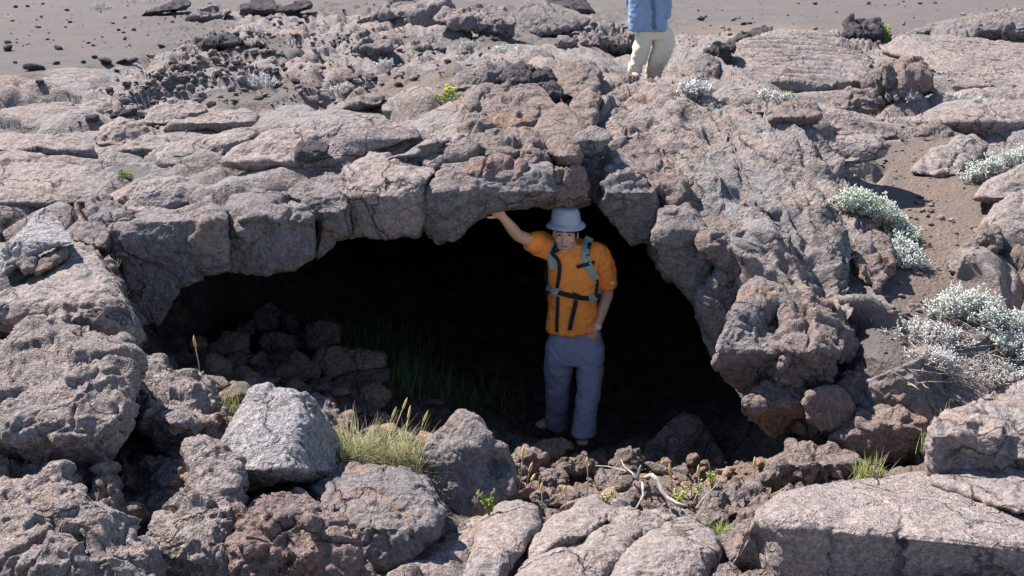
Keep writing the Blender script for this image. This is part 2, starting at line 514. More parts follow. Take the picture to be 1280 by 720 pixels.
# broken rock on the steep front and where the crust is torn up
k1, k2, kc = worley(CV * 2.6 + .4 * wob[:, None], 77)
d += (np.maximum(steep, rough * .8) * (~isunder)) * (0.075 * facets(CV * 2.0 + .5 * wob[:, None], 77) + .028 * facets(CV * 4.6 + .6 * wob[:, None], 78) + .03 * fbm(CV * 5, 5, 60, .55, ridge=True))
d += rubble * nearw * (.075 * facets(CV * np.array([1.6, .8, 1.6]) + .4 * wob[:, None], 67) + .03 * facets(CV * np.array([4, 2, 4]), 68) + .016 * fbm(CV * np.array([6, 3, 6]), 3, 66, .5, ridge=True))
# cinder: low ripples and small clods
d += cinder * (0.012 * fbm(CV * 2.0, 3, 80) + .006 * fbm(CV * 14, 3, 81)) * sstep(70, 30, CV[:, 1])
d += isunder * (0.16 * (np.clip((k2 - k1) * 1.5, 0, 1) ** .7 - .5) + .07 * fbm(CV * 3.5, 4, 90)) * sstep(0, 8, (nb - 1 - rowi).astype(float))
rimw = np.exp(-((rowi - (nb - 1)) / 6.0) ** 2)
d += rimw * .05 * fbm(CV * 7, 3, 95)
CV = CV + CN * d[:, None]
bme = mesh_from('lava_crust', CV, CF)
bme.attributes.new('cinder', 'FLOAT', 'POINT').data.foreach_set('value', cinder.astype(np.float32))
rust = blob(1165, 270, 70, 130, 0, .6) + blob(950, 38, 130, 8, 0, .6) * .8 + blob(480, 105, 150, 20, 0, .6) * .5
bme.attributes.new('rust', 'FLOAT', 'POINT').data.foreach_set('value', np.clip(rust, 0, 1).astype(np.float32))
tint = np.clip(.5 + .5 * (cid - .5) * nearw + .6 * rough, 0, 1)
bme.attributes.new('warm', 'FLOAT', 'POINT').data.foreach_set('value', tint.astype(np.float32))
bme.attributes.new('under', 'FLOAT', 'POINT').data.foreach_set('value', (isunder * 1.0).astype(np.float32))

def crust_mat():
    m, nt, b = nodes_of('crust')
    pos = N(nt, 'ShaderNodeNewGeometry').outputs['Position']
    ac = N(nt, 'ShaderNodeAttribute', attribute_name='cinder').outputs['Fac']
    aw = N(nt, 'ShaderNodeAttribute', attribute_name='warm').outputs['Fac']
    au = N(nt, 'ShaderNodeAttribute', attribute_name='under').outputs['Fac']
    n1 = noise_tex(nt, pos, 1.1, 5, 0.62, 0.5)
    n2 = noise_tex(nt, pos, 4.5, 6, 0.65)
    n3 = noise_tex(nt, pos, 21.0, 6, 0.72)
    n4 = noise_tex(nt, pos, 85.0, 4, 0.75)
    c = mix(nt, remap(nt, math_(nt, 'ADD', n1, math_(nt, 'MULTIPLY', aw, .25)), 0.50, 0.76), (0.21, 0.197, 0.197), (0.25, 0.207, 0.191))
    c = mix(nt, remap(nt, n2, 0.52, 0.72, 0, 0.7), c, (0.275, 0.205, 0.175))
    c = mix(nt, remap(nt, n3, 0.35, 0.68), mix(nt, 1.0, c, (0.64, 0.62, 0.62), 'MULTIPLY'), mix(nt, 1.0, c, (1.26, 1.25, 1.24), 'MULTIPLY'))
    n5 = noise_tex(nt, pos, 46.0, 3, 0.7)
    c = mix(nt, remap(nt, n5, 0.36, 0.64, 0.0, 1.0), mix(nt, 1.0, c, (0.74, 0.73, 0.73), 'MULTIPLY'), mix(nt, 1.0, c, (1.18, 1.18, 1.18), 'MULTIPLY'))
    c = mix(nt, remap(nt, n4, 0.58, 0.74, 0, .3), c, (0.44, 0.42, 0.40))
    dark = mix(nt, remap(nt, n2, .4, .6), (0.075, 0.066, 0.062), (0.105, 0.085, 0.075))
    n6 = noise_tex(nt, pos, 2.3, 4, 0.6, 1.0)
    c = mix(nt, remap(nt, n6, 0.55, 0.70, 0, .5), c, (0.31, 0.20, 0.15))
    c = mix(nt, remap(nt, n6, 0.44, 0.32, 0, .5), c, (0.205, 0.198, 0.202))
    ck = cracks(nt, pos, 1.9, .018)
    c = mix(nt, ck, mix(nt, 1.0, c, (0.45, 0.42, 0.40), 'MULTIPLY'), c)
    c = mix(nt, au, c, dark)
    ci = mix(nt, remap(nt, n1, .4, .65), (0.112, 0.099, 0.097), (0.138, 0.112, 0.098))
    ci = mix(nt, remap(nt, n4, .45, .7, 0, .6), ci, (0.09, 0.078, 0.075))
    ci = mix(nt, remap(nt, n3, .55, .75, 0, .35), ci, (0.26, 0.215, 0.19))
    ar = N(nt, 'ShaderNodeAttribute', attribute_name='rust').outputs['Fac']
    ci = mix(nt, math_(nt, 'MULTIPLY', ar, remap(nt, n2, .3, .6, .55, 1.0)), ci, mix(nt, n3, (0.13, 0.10, 0.084), (0.205, 0.152, 0.122)))
    c = mix(nt, ac, c, ci)
    nt.links.new(c, b.inputs['Base Color'])
    b.inputs['Roughness'].default_value = 0.95
    b.inputs['Specular IOR Level'].default_value = 0.15
    vo = N(nt, 'ShaderNodeTexVoronoi', feature='F1')
    vo.inputs['Scale'].default_value = 30.0
    nt.links.new(pos, vo.inputs['Vector'])
    h = math_(nt, 'ADD', math_(nt, 'MULTIPLY', n3, 0.032), math_(nt, 'MULTIPLY', n5, 0.012))
    h = math_(nt, 'ADD', h, math_(nt, 'MULTIPLY', math_(nt, 'MULTIPLY', remap(nt, vo.outputs['Distance'], 0.1, 0.45), remap(nt, n2, .42, .6)), .012))
    h = math_(nt, 'ADD', h, math_(nt, 'MULTIPLY', math_(nt, 'MULTIPLY', ck, math_(nt, 'SUBTRACT', 1.0, ac)), 0.018))
    bp = N(nt, 'ShaderNodeBump')
    nt.links.new(h, bp.inputs['Height'])
    bp.inputs['Distance'].default_value = 1.0
    nt.links.new(bp.outputs[0], b.inputs['Normal'])
    return m
crust = link('lava_ground', bme, crust_mat())
tag(crust, 'pink-grey lava crust arching over the cave and running out to the plain', 'ground', kind='structure')

_gp, _gq = pix(CV)
GP = _gp.reshape(NR, NC); GQ = _gq.reshape(NR, NC); GV = CV.reshape(NR, NC, 3)
def on_crust(px, py):
    """first visible point of the crust at a photo pixel"""
    j = int(np.argmin(np.abs(cx - px)))
    q = np.minimum.accumulate(GQ[nb - 1:, j])
    i = int(np.argmax(q <= py)) + nb - 1
    return Vector(GV[i, j].tolist())

# ------------------------------------------------------------------ the hollow: floor of the cave and the bank the camera looks over
PTS = [(-400,700,2.9),(0,705,3.5),(300,712,3.75),(600,716,3.95),(900,716,3.95),(1300,712,3.9),
       (-300,560,4.4),(0,540,4.6),(200,560,4.8),(430,610,4.7),(560,652,4.65),(700,648,4.7),(850,664,4.6),(960,655,4.6),(1100,604,4.9),(1250,600,4.95),
       (0,450,5.5),(200,480,5.7),(260,500,6.2),(480,580,5.0),(600,610,5.35),(680,618,5.45),(760,614,5.5),(850,612,5.4),(930,606,5.45),(1000,603,5.5),
       (700,590,6.4),(800,588,6.3),(900,592,6.2),(980,584,6.4),(600,575,6.4),(500,540,6.2),(420,530,6.2),
       (300,470,7.2),(400,470,7.4),(500,510,7.4),(600,535,7.5),(720,556,7.5),(690,540,7.9),(850,553,7.4),(940,578,6.7)]
W = [tuple(at(*p)) for p in PTS]
W += [(-6,2,-.2),(0,1.8,-.55),(6,1.8,-.5),(-4.2,7,.1),(-3.2,7.2,-.35),(-2.4,8.2,-1.3),(-3.5,9,-.4),(3.2,7.2,-.5),(2.6,8,-1.4),(3.8,8.5,-.3),
      (0,10,-2.1),(2,10,-2.0),(-1.5,10,-1.8),(-4,12,-.8),(4,12,-1.0),(0,14,-2.2),(0,18,-2.2),(-5,16,-2),(5,16,-2),(-6,5,-.2),(6,5,-.9),(6,8,-.8),(8,3,-.6),(-8,8,-.4),(3.6,5.6,-1.0)]
W = np.array(W)
def tps_fit(P, z, lam=2e-3):
    r = np.linalg.norm(P[:, None] - P[None], axis=2)
    K = r ** 2 * np.log(r + 1e-9) + lam * np.eye(len(P))
    A = np.block([[K, np.ones((len(P), 1)), P], [np.ones((1, len(P))), np.zeros((1, 3))], [P.T, np.zeros((2, 3))]])
    return np.linalg.solve(A, np.concatenate([z, np.zeros(3)]))
TW = tps_fit(W[:, :2], W[:, 2])
def tps(P):
    out = np.full(len(P), TW[-3]) + P @ TW[-2:]
    for k in range(len(W)):
        r = np.linalg.norm(P - W[k, :2], axis=1)
        out += TW[k] * r ** 2 * np.log(r + 1e-9)
    return out
fy = np.geomspace(1.6, 17.0, 420)
fu = np.linspace(-.95, .95, 560)
U, R_ = np.meshgrid(fu, fy)
FV = np.stack([U * (R_ + .8), R_, np.zeros_like(U)], -1).reshape(-1, 3)
FV[:, 2] = np.clip(tps(FV[:, :2]), -2.6, .5)
FF = grid_faces(len(fy), len(fu))
FV[:, 2] += .07 * facets(FV * 2.2 + .3 * fbm(FV * 1.5, 3, 1)[:, None], 5) + .045 * facets(FV * 6 + .4 * fbm(FV * 3, 3, 2)[:, None], 6) + .05 * fbm(FV * 4, 5, 8, .58)
fme = mesh_from('hollow_floor', FV, FF)
floor = link('cave_floor', fme, MATS['cave_rock'])
fme.materials.append(MATS['bank_lava'])
fc = FV[FF].mean(1)
fme.polygons.foreach_set('material_index', ((fc[:, 1] + 1.2 * fbm(fc * 1.1, 3, 12) < 4.75) | (fc[:, 0] < -2.6) & (fc[:, 1] < 7) | (fc[:, 0] > 2.5) & (fc[:, 1] < 6.5)).astype(np.int32))
tag(floor, 'dark stony floor running down into the cave', 'ground', kind='structure')
_fp, _fq = pix(FV)
HP = FV.reshape(len(fy), len(fu), 3); HQ = _fq.reshape(len(fy), len(fu)); HX = _fp.reshape(len(fy), len(fu))
def on_floor(px, py):
    """first visible point of the hollow at a photo pixel"""
    js = np.argmin(np.abs(HX - px), axis=1)
    q = np.minimum.accumulate(HQ[np.arange(len(fy)), js])
    i = int(np.argmax(q <= py))
    return Vector(HP[i, js[i]].tolist())
# ------------------------------------------------------------------ single rocks
def star_radius(poly, c, th):
    """distance from c to the outline along every direction th"""
    P = np.array(poly, float) - c
    Q = np.roll(P, -1, 0)
    D = np.stack([np.cos(th), np.sin(th)], 1)
    e = Q - P
    den = D[:, None, 0] * e[None, :, 1] - D[:, None, 1] * e[None, :, 0]
    den = np.where(np.abs(den) < 1e-9, 1e-9, den)
    t = (P[None, :, 0] * e[None, :, 1] - P[None, :, 1] * e[None, :, 0]) / den
    s_ = (P[None, :, 0] * D[:, None, 1] - P[None, :, 1] * D[:, None, 0]) / den
    ok = (s_ >= -1e-6) & (s_ <= 1 + 1e-6) & (t > 0)
    r = np.where(ok, t, 0).max(1)
    bad = r <= 0
    if bad.any():
        r[bad] = np.interp(th[bad], th[~bad], r[~bad], period=2 * math.pi)
    return r

ROCKS = {}
_seed = [100]
def rock(key, label, cat, outline, prof, mat='grey_lava', bulge=.08, thick=.35, pw=3.0, pts=(), chip=.03, lump=.03, fine=.014,
         c=None, group=None, name='boulder', ropes=0.0, ropedir=(1, .3), edge=.03, cell=None, shear=0.0, facet=.8):
    """one closed rock: outline in photo pixels, front profile [(row, Y)], rounding, thickness behind, ridges pts (px,py,dY,radius)"""
    _seed[0] += 13
    sd = _seed[0]
    poly = np.array(outline, float)
    if c is None:
        x, y = poly[:, 0], poly[:, 1]
        x1, y1 = np.roll(x, -1), np.roll(y, -1)
        a = (x * y1 - x1 * y)
        c = np.array([((x + x1) * a).sum(), ((y + y1) * a).sum()]) / (3 * a.sum())
    c = np.array(c, float)
    size = poly.max(0) - poly.min(0)
    nt = int(np.clip(size.sum() * 1.0, 48, 560))
    nr = int(np.clip(max(size) * .42, 14, 150))
    th = np.linspace(0, 2 * math.pi, nt, endpoint=False)
    r = star_radius(poly, c, th)
    e = np.concatenate([r[-1:], r, r[:1]])
    r = .25 * e[:-2] + .5 * e[1:-1] + .25 * e[2:]
    circ = np.stack([np.cos(th), np.sin(th), np.zeros(nt)], 1)
    r = r * (1 + edge * fbm(circ * 2.2 + sd, 4, sd, .6))
    pr = sorted(prof)
    prow = np.array([p[0] for p in pr], float); pY = np.array([p[1] for p in pr], float)
    rho = np.sin(np.linspace(0, 1, nr) * math.pi / 2) ** .9
    rho[0] = 0.0
    rows = []
    def base(px, py):
        Y = np.interp(py - shear * (px - c[0]), prow, pY)
        for (ax, ay, dY, rad) in pts:
            Y = Y + dY * np.exp(-((px - ax) ** 2 + (py - ay) ** 2) / rad ** 2)
        return Y
    for k in range(nr):
        px = c[0] + rho[k] * r * np.cos(th); py = c[1] + rho[k] * r * np.sin(th)
        Y = base(px, py) + bulge * (1 - max(0, 1 - rho[k] ** pw) ** (1 / pw))
        rows.append(at(px, py, Y))
    mid = np.interp(c[1], prow, pY)
    nbk = max(6, nr // 3)
    for q in np.cos(np.linspace(0, 1, nbk + 1)[1:] * math.pi / 2):
        q = max(q, 0.0)
        px = c[0] + q * r * np.cos(th); py = c[1] + q * r * np.sin(th)
        Y = base(px, py) + bulge + thick * math.sqrt(max(0, 1 - q * q))
        rows.append(at(px, py, Y))
    V = np.stack(rows).reshape(-1, 3)
    n = len(rows)
    F = grid_faces(n, nt, True)
    Nn = vnormals(V, F)
    # vnormals: rings run clockwise in the photograph, make normals point outwards
    ctr = V.mean(0)
    if ((V - ctr) * Nn).sum() < 0:
        Nn = -Nn; F = F[:, ::-1]
    ext = max(size) / FPX * mid
    cs = cell or 2.6 / max(ext, .12)
    o = sd * .37
    d = lump * fbm(V * (1.6 / max(ext, .1)) + o, 3, sd)
    if chip:
        wv = .3 * np.stack([fbm(V * cs * 1.3, 3, sd + 2), fbm(V * cs * 1.3, 3, sd + 5), fbm(V * cs * 1.3, 3, sd + 6)], 1)
        d = d + chip * .62 * facets(V * cs * facet + wv * facet + o, sd + 1) + chip * .24 * facets(V * cs * 2.1 + wv * 2 + o, sd + 7)
    d = d + fine * fbm(V * 9 + o, 5, sd + 3, .58, ridge=True)
    if ropes:
        d = d + ropes * np.sin((V[:, 0] * ropedir[0] + V[:, 1] * ropedir[1]) * 30 + 4 * fbm(V * 1.6, 3, sd + 4))
    V = V + Nn * d[:, None]
    # weld the two poles
    V[:nt] = V[:nt].mean(0); V[-nt:] = V[-nt:].mean(0)
    me = mesh_from(name, V, F)
    org = (float(V[:, 0].mean()), float(V[:, 1].mean()), float(V[:, 2].min()))
    ob = link(name, me, MATS[mat], origin=org)
    tag(ob, label, cat, group)
    ROCKS[key] = ob
    return ob

LIPG = 'broken blocks along the rim of the cave'
BK, FR = 'rock', 'rock'
# --- blocks along the rim, left to right
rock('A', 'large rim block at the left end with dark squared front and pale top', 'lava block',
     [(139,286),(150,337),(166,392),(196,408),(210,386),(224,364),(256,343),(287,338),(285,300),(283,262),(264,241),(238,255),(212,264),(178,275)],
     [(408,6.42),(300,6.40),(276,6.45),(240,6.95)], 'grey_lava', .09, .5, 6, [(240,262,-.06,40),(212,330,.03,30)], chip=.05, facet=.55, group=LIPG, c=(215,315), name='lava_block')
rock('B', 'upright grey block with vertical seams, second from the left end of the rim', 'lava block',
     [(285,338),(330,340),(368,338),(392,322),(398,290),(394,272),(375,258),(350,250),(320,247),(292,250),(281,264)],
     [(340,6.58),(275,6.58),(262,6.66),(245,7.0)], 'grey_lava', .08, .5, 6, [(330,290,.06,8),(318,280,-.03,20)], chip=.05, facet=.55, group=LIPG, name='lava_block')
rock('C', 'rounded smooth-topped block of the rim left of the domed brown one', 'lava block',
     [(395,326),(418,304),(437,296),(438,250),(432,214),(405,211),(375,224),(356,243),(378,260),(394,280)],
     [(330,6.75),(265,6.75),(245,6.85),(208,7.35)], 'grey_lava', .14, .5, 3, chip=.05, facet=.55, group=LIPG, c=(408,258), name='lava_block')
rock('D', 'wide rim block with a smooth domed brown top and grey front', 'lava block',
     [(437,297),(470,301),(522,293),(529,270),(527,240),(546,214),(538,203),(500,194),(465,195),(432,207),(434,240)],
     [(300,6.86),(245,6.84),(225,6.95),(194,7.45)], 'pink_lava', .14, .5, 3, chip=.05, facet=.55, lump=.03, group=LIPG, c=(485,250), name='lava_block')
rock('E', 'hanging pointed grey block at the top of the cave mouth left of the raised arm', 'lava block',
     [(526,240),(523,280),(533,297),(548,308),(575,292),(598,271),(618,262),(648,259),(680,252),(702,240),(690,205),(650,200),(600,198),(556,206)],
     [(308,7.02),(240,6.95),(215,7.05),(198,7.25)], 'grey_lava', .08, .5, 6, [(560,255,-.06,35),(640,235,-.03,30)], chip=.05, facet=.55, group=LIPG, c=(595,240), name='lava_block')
rock('E2', 'rusty brown rock wedge just above the hanging pointed grey block', 'lava block',
     [(566,214),(590,204),(628,196),(655,206),(650,226),(620,238),(590,240),(570,232)],
     [(240,6.9),(196,7.1)], 'red_lava', .08, .4, 3, chip=.04, group=LIPG, name='lava_block')
rock('F', 'big cracked brown slab leaning on the crown of the arch left of the round pillow', 'lava block',
     [(572,204),(560,190),(577,160),(590,135),(610,118),(640,104),(668,100),(686,116),(694,138),(668,160),(656,188),(640,202),(605,198)],
     [(204,7.26),(192,7.3),(180,7.46),(150,7.95),(100,9.0)], 'brown_lava', .12, .5, 3, [(600,192,.05,10),(650,140,-.05,30)], chip=.07, group=LIPG, name='lava_block')
rock('F2', 'grey sloping shoulder of lava beside the cracked brown slab on the arch', 'lava block',
     [(540,215),(530,205),(545,190),(575,150),(592,132),(604,140),(590,165),(572,190),(562,207)],
     [(215,7.2),(180,7.5),(130,8.3)], 'grey_lava', .1, .4, 3, chip=.05, group=LIPG, name='lava_block')
rock('G', 'round smooth pillow of lava bulging at the middle of the arch', 'lava pillow',
     [(668,166),(672,148),(686,134),(702,129),(720,140),(730,160),(732,186),(726,204),(713,212),(700,204),(684,190)],
     [(212,7.16),(195,7.22),(165,7.55),(128,8.2)], 'brown_lava', .20, .45, 2.0, chip=.012, lump=.03, group=LIPG, name='lava_pillow')
rock('G2', 'small rough rock tucked under the left of the round lava pillow', 'lava block',
     [(652,196),(656,172),(664,162),(676,178),(684,192),(690,208),(676,220),(656,216)],
     [(220,7.15),(162,7.5)], 'brown_lava', .08, .35, 3, chip=.04, group=LIPG, name='lava_block')
rock('G3', 'dark brown rock filling the arch directly above the hat', 'lava block',
     [(640,226),(668,216),(700,208),(728,212),(745,232),(742,252),(715,259),(680,258),(650,254)],
     [(260,7.15),(208,7.25)], 'brown_lava', .1, .45, 3.5, chip=.06, group=LIPG, name='lava_block')
rock('H', 'grey angular stone wedged in the notch right of the round pillow', 'rock',
     [(721,172),(735,159),(757,161),(764,174),(752,188),(731,193)], [(193,7.4),(175,7.4),(159,7.75)], 'grey_lava', .06, .25, 4, chip=.02, name='rock')
rock('I', 'lumpy brown knob standing on the crown of the arch below the walker', 'lava block',
     [(702,118),(696,98),(706,84),(720,82),(738,79),(746,92),(752,104),(742,120),(722,126)], [(126,8.9),(79,9.7)], 'brown_lava', .18, .4, 2.2, chip=.05, cell=5, name='lava_block')
rock('I2', 'chain of brown lava knuckles running down from the crown of the arch', 'lava block',
     [(716,152),(712,132),(720,118),(740,108),(752,122),(748,142),(744,158),(730,160)], [(160,8.1),(108,8.9)], 'brown_lava', .18, .4, 2.0, [(728,134,.06,7)], chip=.025, name='lava_block')
rock('I3', 'smaller knuckle of brown lava above the wedged grey stone', 'lava block',
     [(708,172),(705,155),(716,146),(736,150),(742,160),(728,168)], [(172,7.8),(146,8.2)], 'brown_lava', .1, .35, 2.4, chip=.03, name='lava_block')
rock('J', 'dark grey wedge of rock standing upright on the crown of the arch', 'rock',
     [(660,107),(663,94),(674,85),(683,86),(694,102),(706,116),(700,123),(686,118),(676,106)], [(123,8.75),(85,9.2)], 'dark_lava', .08, .25, 3.5, chip=.04, c=(680,103))
rock('K', 'dark knobbly rock at the top left of the crown, hollow on its left side', 'rock',
     [(630,98),(636,84),(650,77),(664,82),(670,94),(662,104),(645,105)], [(105,8.9),(77,9.3)], 'dark_lava', .1, .3, 3, chip=.05)
rock('L', 'oval grey lava toe beside the yellow flowers', 'lava pillow',
     [(578,128),(583,113),(595,107),(603,114),(597,128),(588,135)], [(135,8.3),(107,8.8)], 'grey_lava', .08, .25, 2.3, chip=.01, name='lava_pillow')
# --- right shoulder of the arch
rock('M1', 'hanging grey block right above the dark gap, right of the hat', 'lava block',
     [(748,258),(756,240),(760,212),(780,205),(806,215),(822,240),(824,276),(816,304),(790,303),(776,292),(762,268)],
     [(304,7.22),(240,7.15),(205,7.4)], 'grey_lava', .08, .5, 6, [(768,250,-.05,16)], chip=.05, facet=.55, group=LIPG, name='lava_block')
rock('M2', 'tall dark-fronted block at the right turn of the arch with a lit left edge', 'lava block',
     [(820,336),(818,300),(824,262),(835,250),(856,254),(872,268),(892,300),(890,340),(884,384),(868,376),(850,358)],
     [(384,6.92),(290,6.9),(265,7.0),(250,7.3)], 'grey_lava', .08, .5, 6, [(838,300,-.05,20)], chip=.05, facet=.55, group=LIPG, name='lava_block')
rock('M3', 'rough reddish-brown crust capping the right turn of the arch', 'lava block',
     [(765,216),(770,190),(790,176),(818,182),(845,200),(862,225),(880,250),(876,272),(855,262),(835,254),(820,240),(800,222)],
     [(272,7.15),(230,7.3),(176,8.2)], 'brown_lava', .14, .5, 3, chip=.07, c=(822,218), group=LIPG, name='lava_block', fine=.022)
rock('M4', 'knobbly dark-brown mass on the shoulder of the arch just below the walker', 'lava block',
     [(760,170),(757,140),(764,112),(790,98),(815,104),(832,125),(838,160),(825,178),(798,178),(776,190)],
     [(190,8.1),(98,9.8)], 'brown_lava', .16, .5, 2.6, chip=.10, cell=4.2, name='lava_block', fine=.025)
rock('M5', 'grey cracked patch of crust on the right shoulder of the arch', 'lava block',
     [(832,160),(836,138),(858,136),(880,158),(905,190),(900,215),(875,220),(852,200)], [(220,7.95),(136,9.6)], 'grey_lava', .12, .4, 3, chip=.06, name='lava_block')
rock('M6', 'rounded brown bulge in the middle of the right limb of the arch', 'lava pillow',
     [(868,290),(880,262),(898,246),(925,250),(940,275),(945,310),(930,340),(905,352),(890,330)], [(352,6.72),(300,6.75),(246,7.4)], 'brown_lava', .10, .45, 2.6, chip=.06, group=LIPG, name='lava_pillow')
rock('M7', 'long brown ridge of lava running down the right limb', 'lava tongue',
     [(893,226),(908,212),(930,222),(958,252),(985,290),(1002,325),(1000,345),(984,338),(958,304),(928,264)], [(345,6.80),(208,8.25)], 'brown_lava', .10, .4, 2.4, chip=.05, c=(950,272), name='lava_tongue', edge=.08)
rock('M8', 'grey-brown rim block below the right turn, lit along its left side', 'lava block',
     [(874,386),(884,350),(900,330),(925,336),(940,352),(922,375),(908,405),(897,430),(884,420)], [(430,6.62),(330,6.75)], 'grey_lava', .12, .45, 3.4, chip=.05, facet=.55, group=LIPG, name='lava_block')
# --- lower right end of the rim
rock('R1', 'big jutting block at the right foot of the arch, pale face over dark underside', 'lava block',
     [(893,455),(903,426),(918,392),(930,358),(950,348),(978,360),(990,385),(985,430),(970,462),(946,486),(925,490),(908,478)],
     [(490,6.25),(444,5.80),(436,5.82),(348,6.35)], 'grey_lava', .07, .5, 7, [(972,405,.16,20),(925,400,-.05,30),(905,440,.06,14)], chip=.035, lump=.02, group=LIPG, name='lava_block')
rock('R2', 'rust-streaked lumpy boulder right of the jutting block at the foot of the arch', 'lava block',
     [(960,470),(975,430),(978,395),(1000,375),(1030,385),(1045,410),(1048,445),(1038,480),(1010,492),(985,480),(968,490)],
     [(492,5.85),(440,5.78),(375,6.2)], 'brown_lava', .16, .5, 2.6, [(1010,440,-.08,30)], chip=.08, group=LIPG, name='lava_block', fine=.022)
rock('R2b', 'rounded brown boulder highest of the lumps at the right foot of the arch', 'lava pillow',
     [(1010,388),(1030,378),(1055,392),(1068,415),(1066,440),(1050,455),(1040,430),(1025,405)], [(455,5.95),(378,6.3)], 'brown_lava', .14, .4, 2.4, chip=.05, name='lava_pillow')
rock('R4', 'lowest hanging block at the right foot of the arch, pale top and shaded underside', 'lava block',
     [(930,512),(930,500),(952,482),(975,462),(1000,470),(1012,486),(1006,518),(986,532),(966,544),(948,532)],
     [(544,6.12),(509,5.72),(502,5.73),(462,6.0)], 'brown_lava', .07, .4, 7, chip=.03, lump=.015, group=LIPG, name='lava_block')
rock('R3', 'round loaf-shaped boulder with a flat shaded end at the foot of the arch', 'lava pillow',
     [(1004,502),(1010,490),(1025,484),(1046,484),(1060,492),(1068,508),(1062,528),(1044,541),(1026,538),(1011,524)],
     [(541,5.62),(484,5.66)], 'brown_lava', .09, .45, 6, chip=.012, lump=.02, name='lava_pillow')
rock('R3b', 'round ridge of lava hugging the back of the loaf-shaped boulder', 'lava pillow',
     [(1046,482),(1056,466),(1074,464),(1086,482),(1084,504),(1070,518),(1062,500)], [(518,5.75),(464,5.95)], 'brown_lava', .1, .35, 2.4, chip=.015, name='lava_pillow')
rock('R3c', 'second ridge of lava behind the loaf-shaped boulder, nearest the slope', 'lava pillow',
     [(1066,458),(1078,452),(1094,464),(1100,484),(1092,502),(1082,500),(1084,480)], [(502,5.8),(452,6.05)], 'brown_lava', .1, .35, 2.4, chip=.015, name='lava_pillow')
rock('R5', 'dark rough rock mass at the bottom of the right slope behind the loaf-shaped boulder', 'rock',
     [(1040,545),(1070,520),(1095,500),(1120,492),(1150,502),(1165,525),(1162,560),(1130,580),(1090,580),(1055,570)], [(580,5.45),(530,5.5),(490,5.8)], 'brown_lava', .2, .4, 2.6, chip=.04, fine=.02)
rock('R6', 'domed brown rock above the dark mass on the right slope', 'rock',
     [(1095,500),(1105,470),(1130,448),(1165,446),(1190,470),(1200,505),(1180,525),(1150,515),(1120,505)], [(525,5.5),(446,6.0)], 'brown_lava', .2, .4, 2.6, chip=.07)
rock('R7', 'layered slab of crust lying below the grey-green cushion shrub on the right slope', 'lava block',
     [(1036,262),(1060,262),(1090,276),(1110,300),(1118,330),(1108,352),(1096,366),(1078,345),(1058,308)], [(366,6.55),(330,6.75),(262,7.55)], 'brown_lava', .1, .35, 3.4, chip=.05, name='lava_block')

# --- left bank
rock('L2', 'broad smooth pinkish boulder on the left edge of the picture beneath the rim', 'boulder',
     [(-30,410),(-30,385),(0,370),(40,345),(78,314),(92,307),(118,309),(135,330),(150,360),(165,398),(178,420),(168,434),(140,430),(100,424),(50,415)],
     [(434,5.35),(380,5.5),(340,5.8),(307,6.15)], 'pink_lava', .2, .5, 2.8, [(120,380,-.08,40),(112,350,.05,10)], chip=.04, lump=.06)
rock('L2b', 'dark cracked rock face between the smooth left boulder and the rim block', 'rock',
     [(120,330),(135,318),(148,335),(160,375),(178,415),(188,428),(172,440),(150,420),(135,380)], [(440,5.9),(318,6.25)], 'brown_lava', .12, .4, 3, chip=.06)
rock('L3', 'blue-grey angular stone with a flat slanting top at the far left', 'rock',
     [(0,312),(30,286),(58,266),(76,280),(93,298),(90,306),(58,309),(34,322),(0,350)], [(350,5.85),(302,5.95),(297,6.0),(266,6.5)], 'pale_block', .07, .3, 5, chip=.02, fine=.01)
rock('L4', 'lumpy stone resting between the left lobes above the rim', 'rock',
     [(105,262),(112,248),(136,249),(158,264),(166,276),(140,278),(112,276)], [(278,6.75),(247,7.1)], 'grey_lava', .08, .3, 3, chip=.03)
rock('L5', 'rough stone leaning against the left end of the rim', 'rock',
     [(92,291),(101,281),(120,276),(139,284),(142,300),(132,312),(110,307),(94,301)], [(312,6.3),(276,6.6)], 'grey_lava', .08, .3, 3, chip=.035)
rock('L6', 'small smooth cobble beside the blue-grey angular stone', 'rock',
     [(24,330),(30,315),(40,312),(48,324),(44,338),(30,340)], [(340,5.8),(312,5.95)], 'grey_lava', .06, .2, 2.4, chip=.01)
rock('L7', 'elongated cobble slanting below the blue-grey angular stone', 'rock',
     [(45,336),(55,322),(76,310),(85,310),(80,322),(60,338),(48,342)], [(342,5.8),(308,6.0)], 'brown_lava', .06, .2, 2.4, chip=.01)

# --- foreground left
rock('F1', 'large rough pale-topped boulder on the left foreground pile', 'boulder',
     [(-40,580),(-40,470),(0,440),(25,412),(48,400),(76,399),(95,420),(125,424),(150,430),(163,452),(156,490),(152,535),(138,560),(110,580),(60,574),(0,576)],
     [(582,4.05),(545,3.98),(520,4.05),(470,4.4),(398,5.05)], 'pitted_lava', .18, .6, 3, [(100,470,-.1,35),(60,430,.05,25),(140,525,-.06,20)], chip=.07, lump=.08, fine=.022)
rock('F1b', 'rough knobbly boulder behind the pale squared block on the left pile', 'boulder',
     [(150,470),(165,452),(185,455),(202,450),(216,470),(240,464),(266,480),(283,515),(281,532),(264,556),(238,576),(205,572),(185,545),(155,525)],
     [(576,4.55),(530,4.55),(450,5.1)], 'pitted_lava', .18, .5, 2.6, [(215,520,-.1,25)], chip=.08, cell=5, fine=.024)
rock('F1c', 'small pale knob of rock at the back of the left pile near the cave mouth', 'rock',
     [(160,452),(168,444),(184,446),(204,448),(204,464),(190,470),(168,466)], [(470,5.15),(444,5.35)], 'pitted_lava', .08, .3, 3, chip=.04)
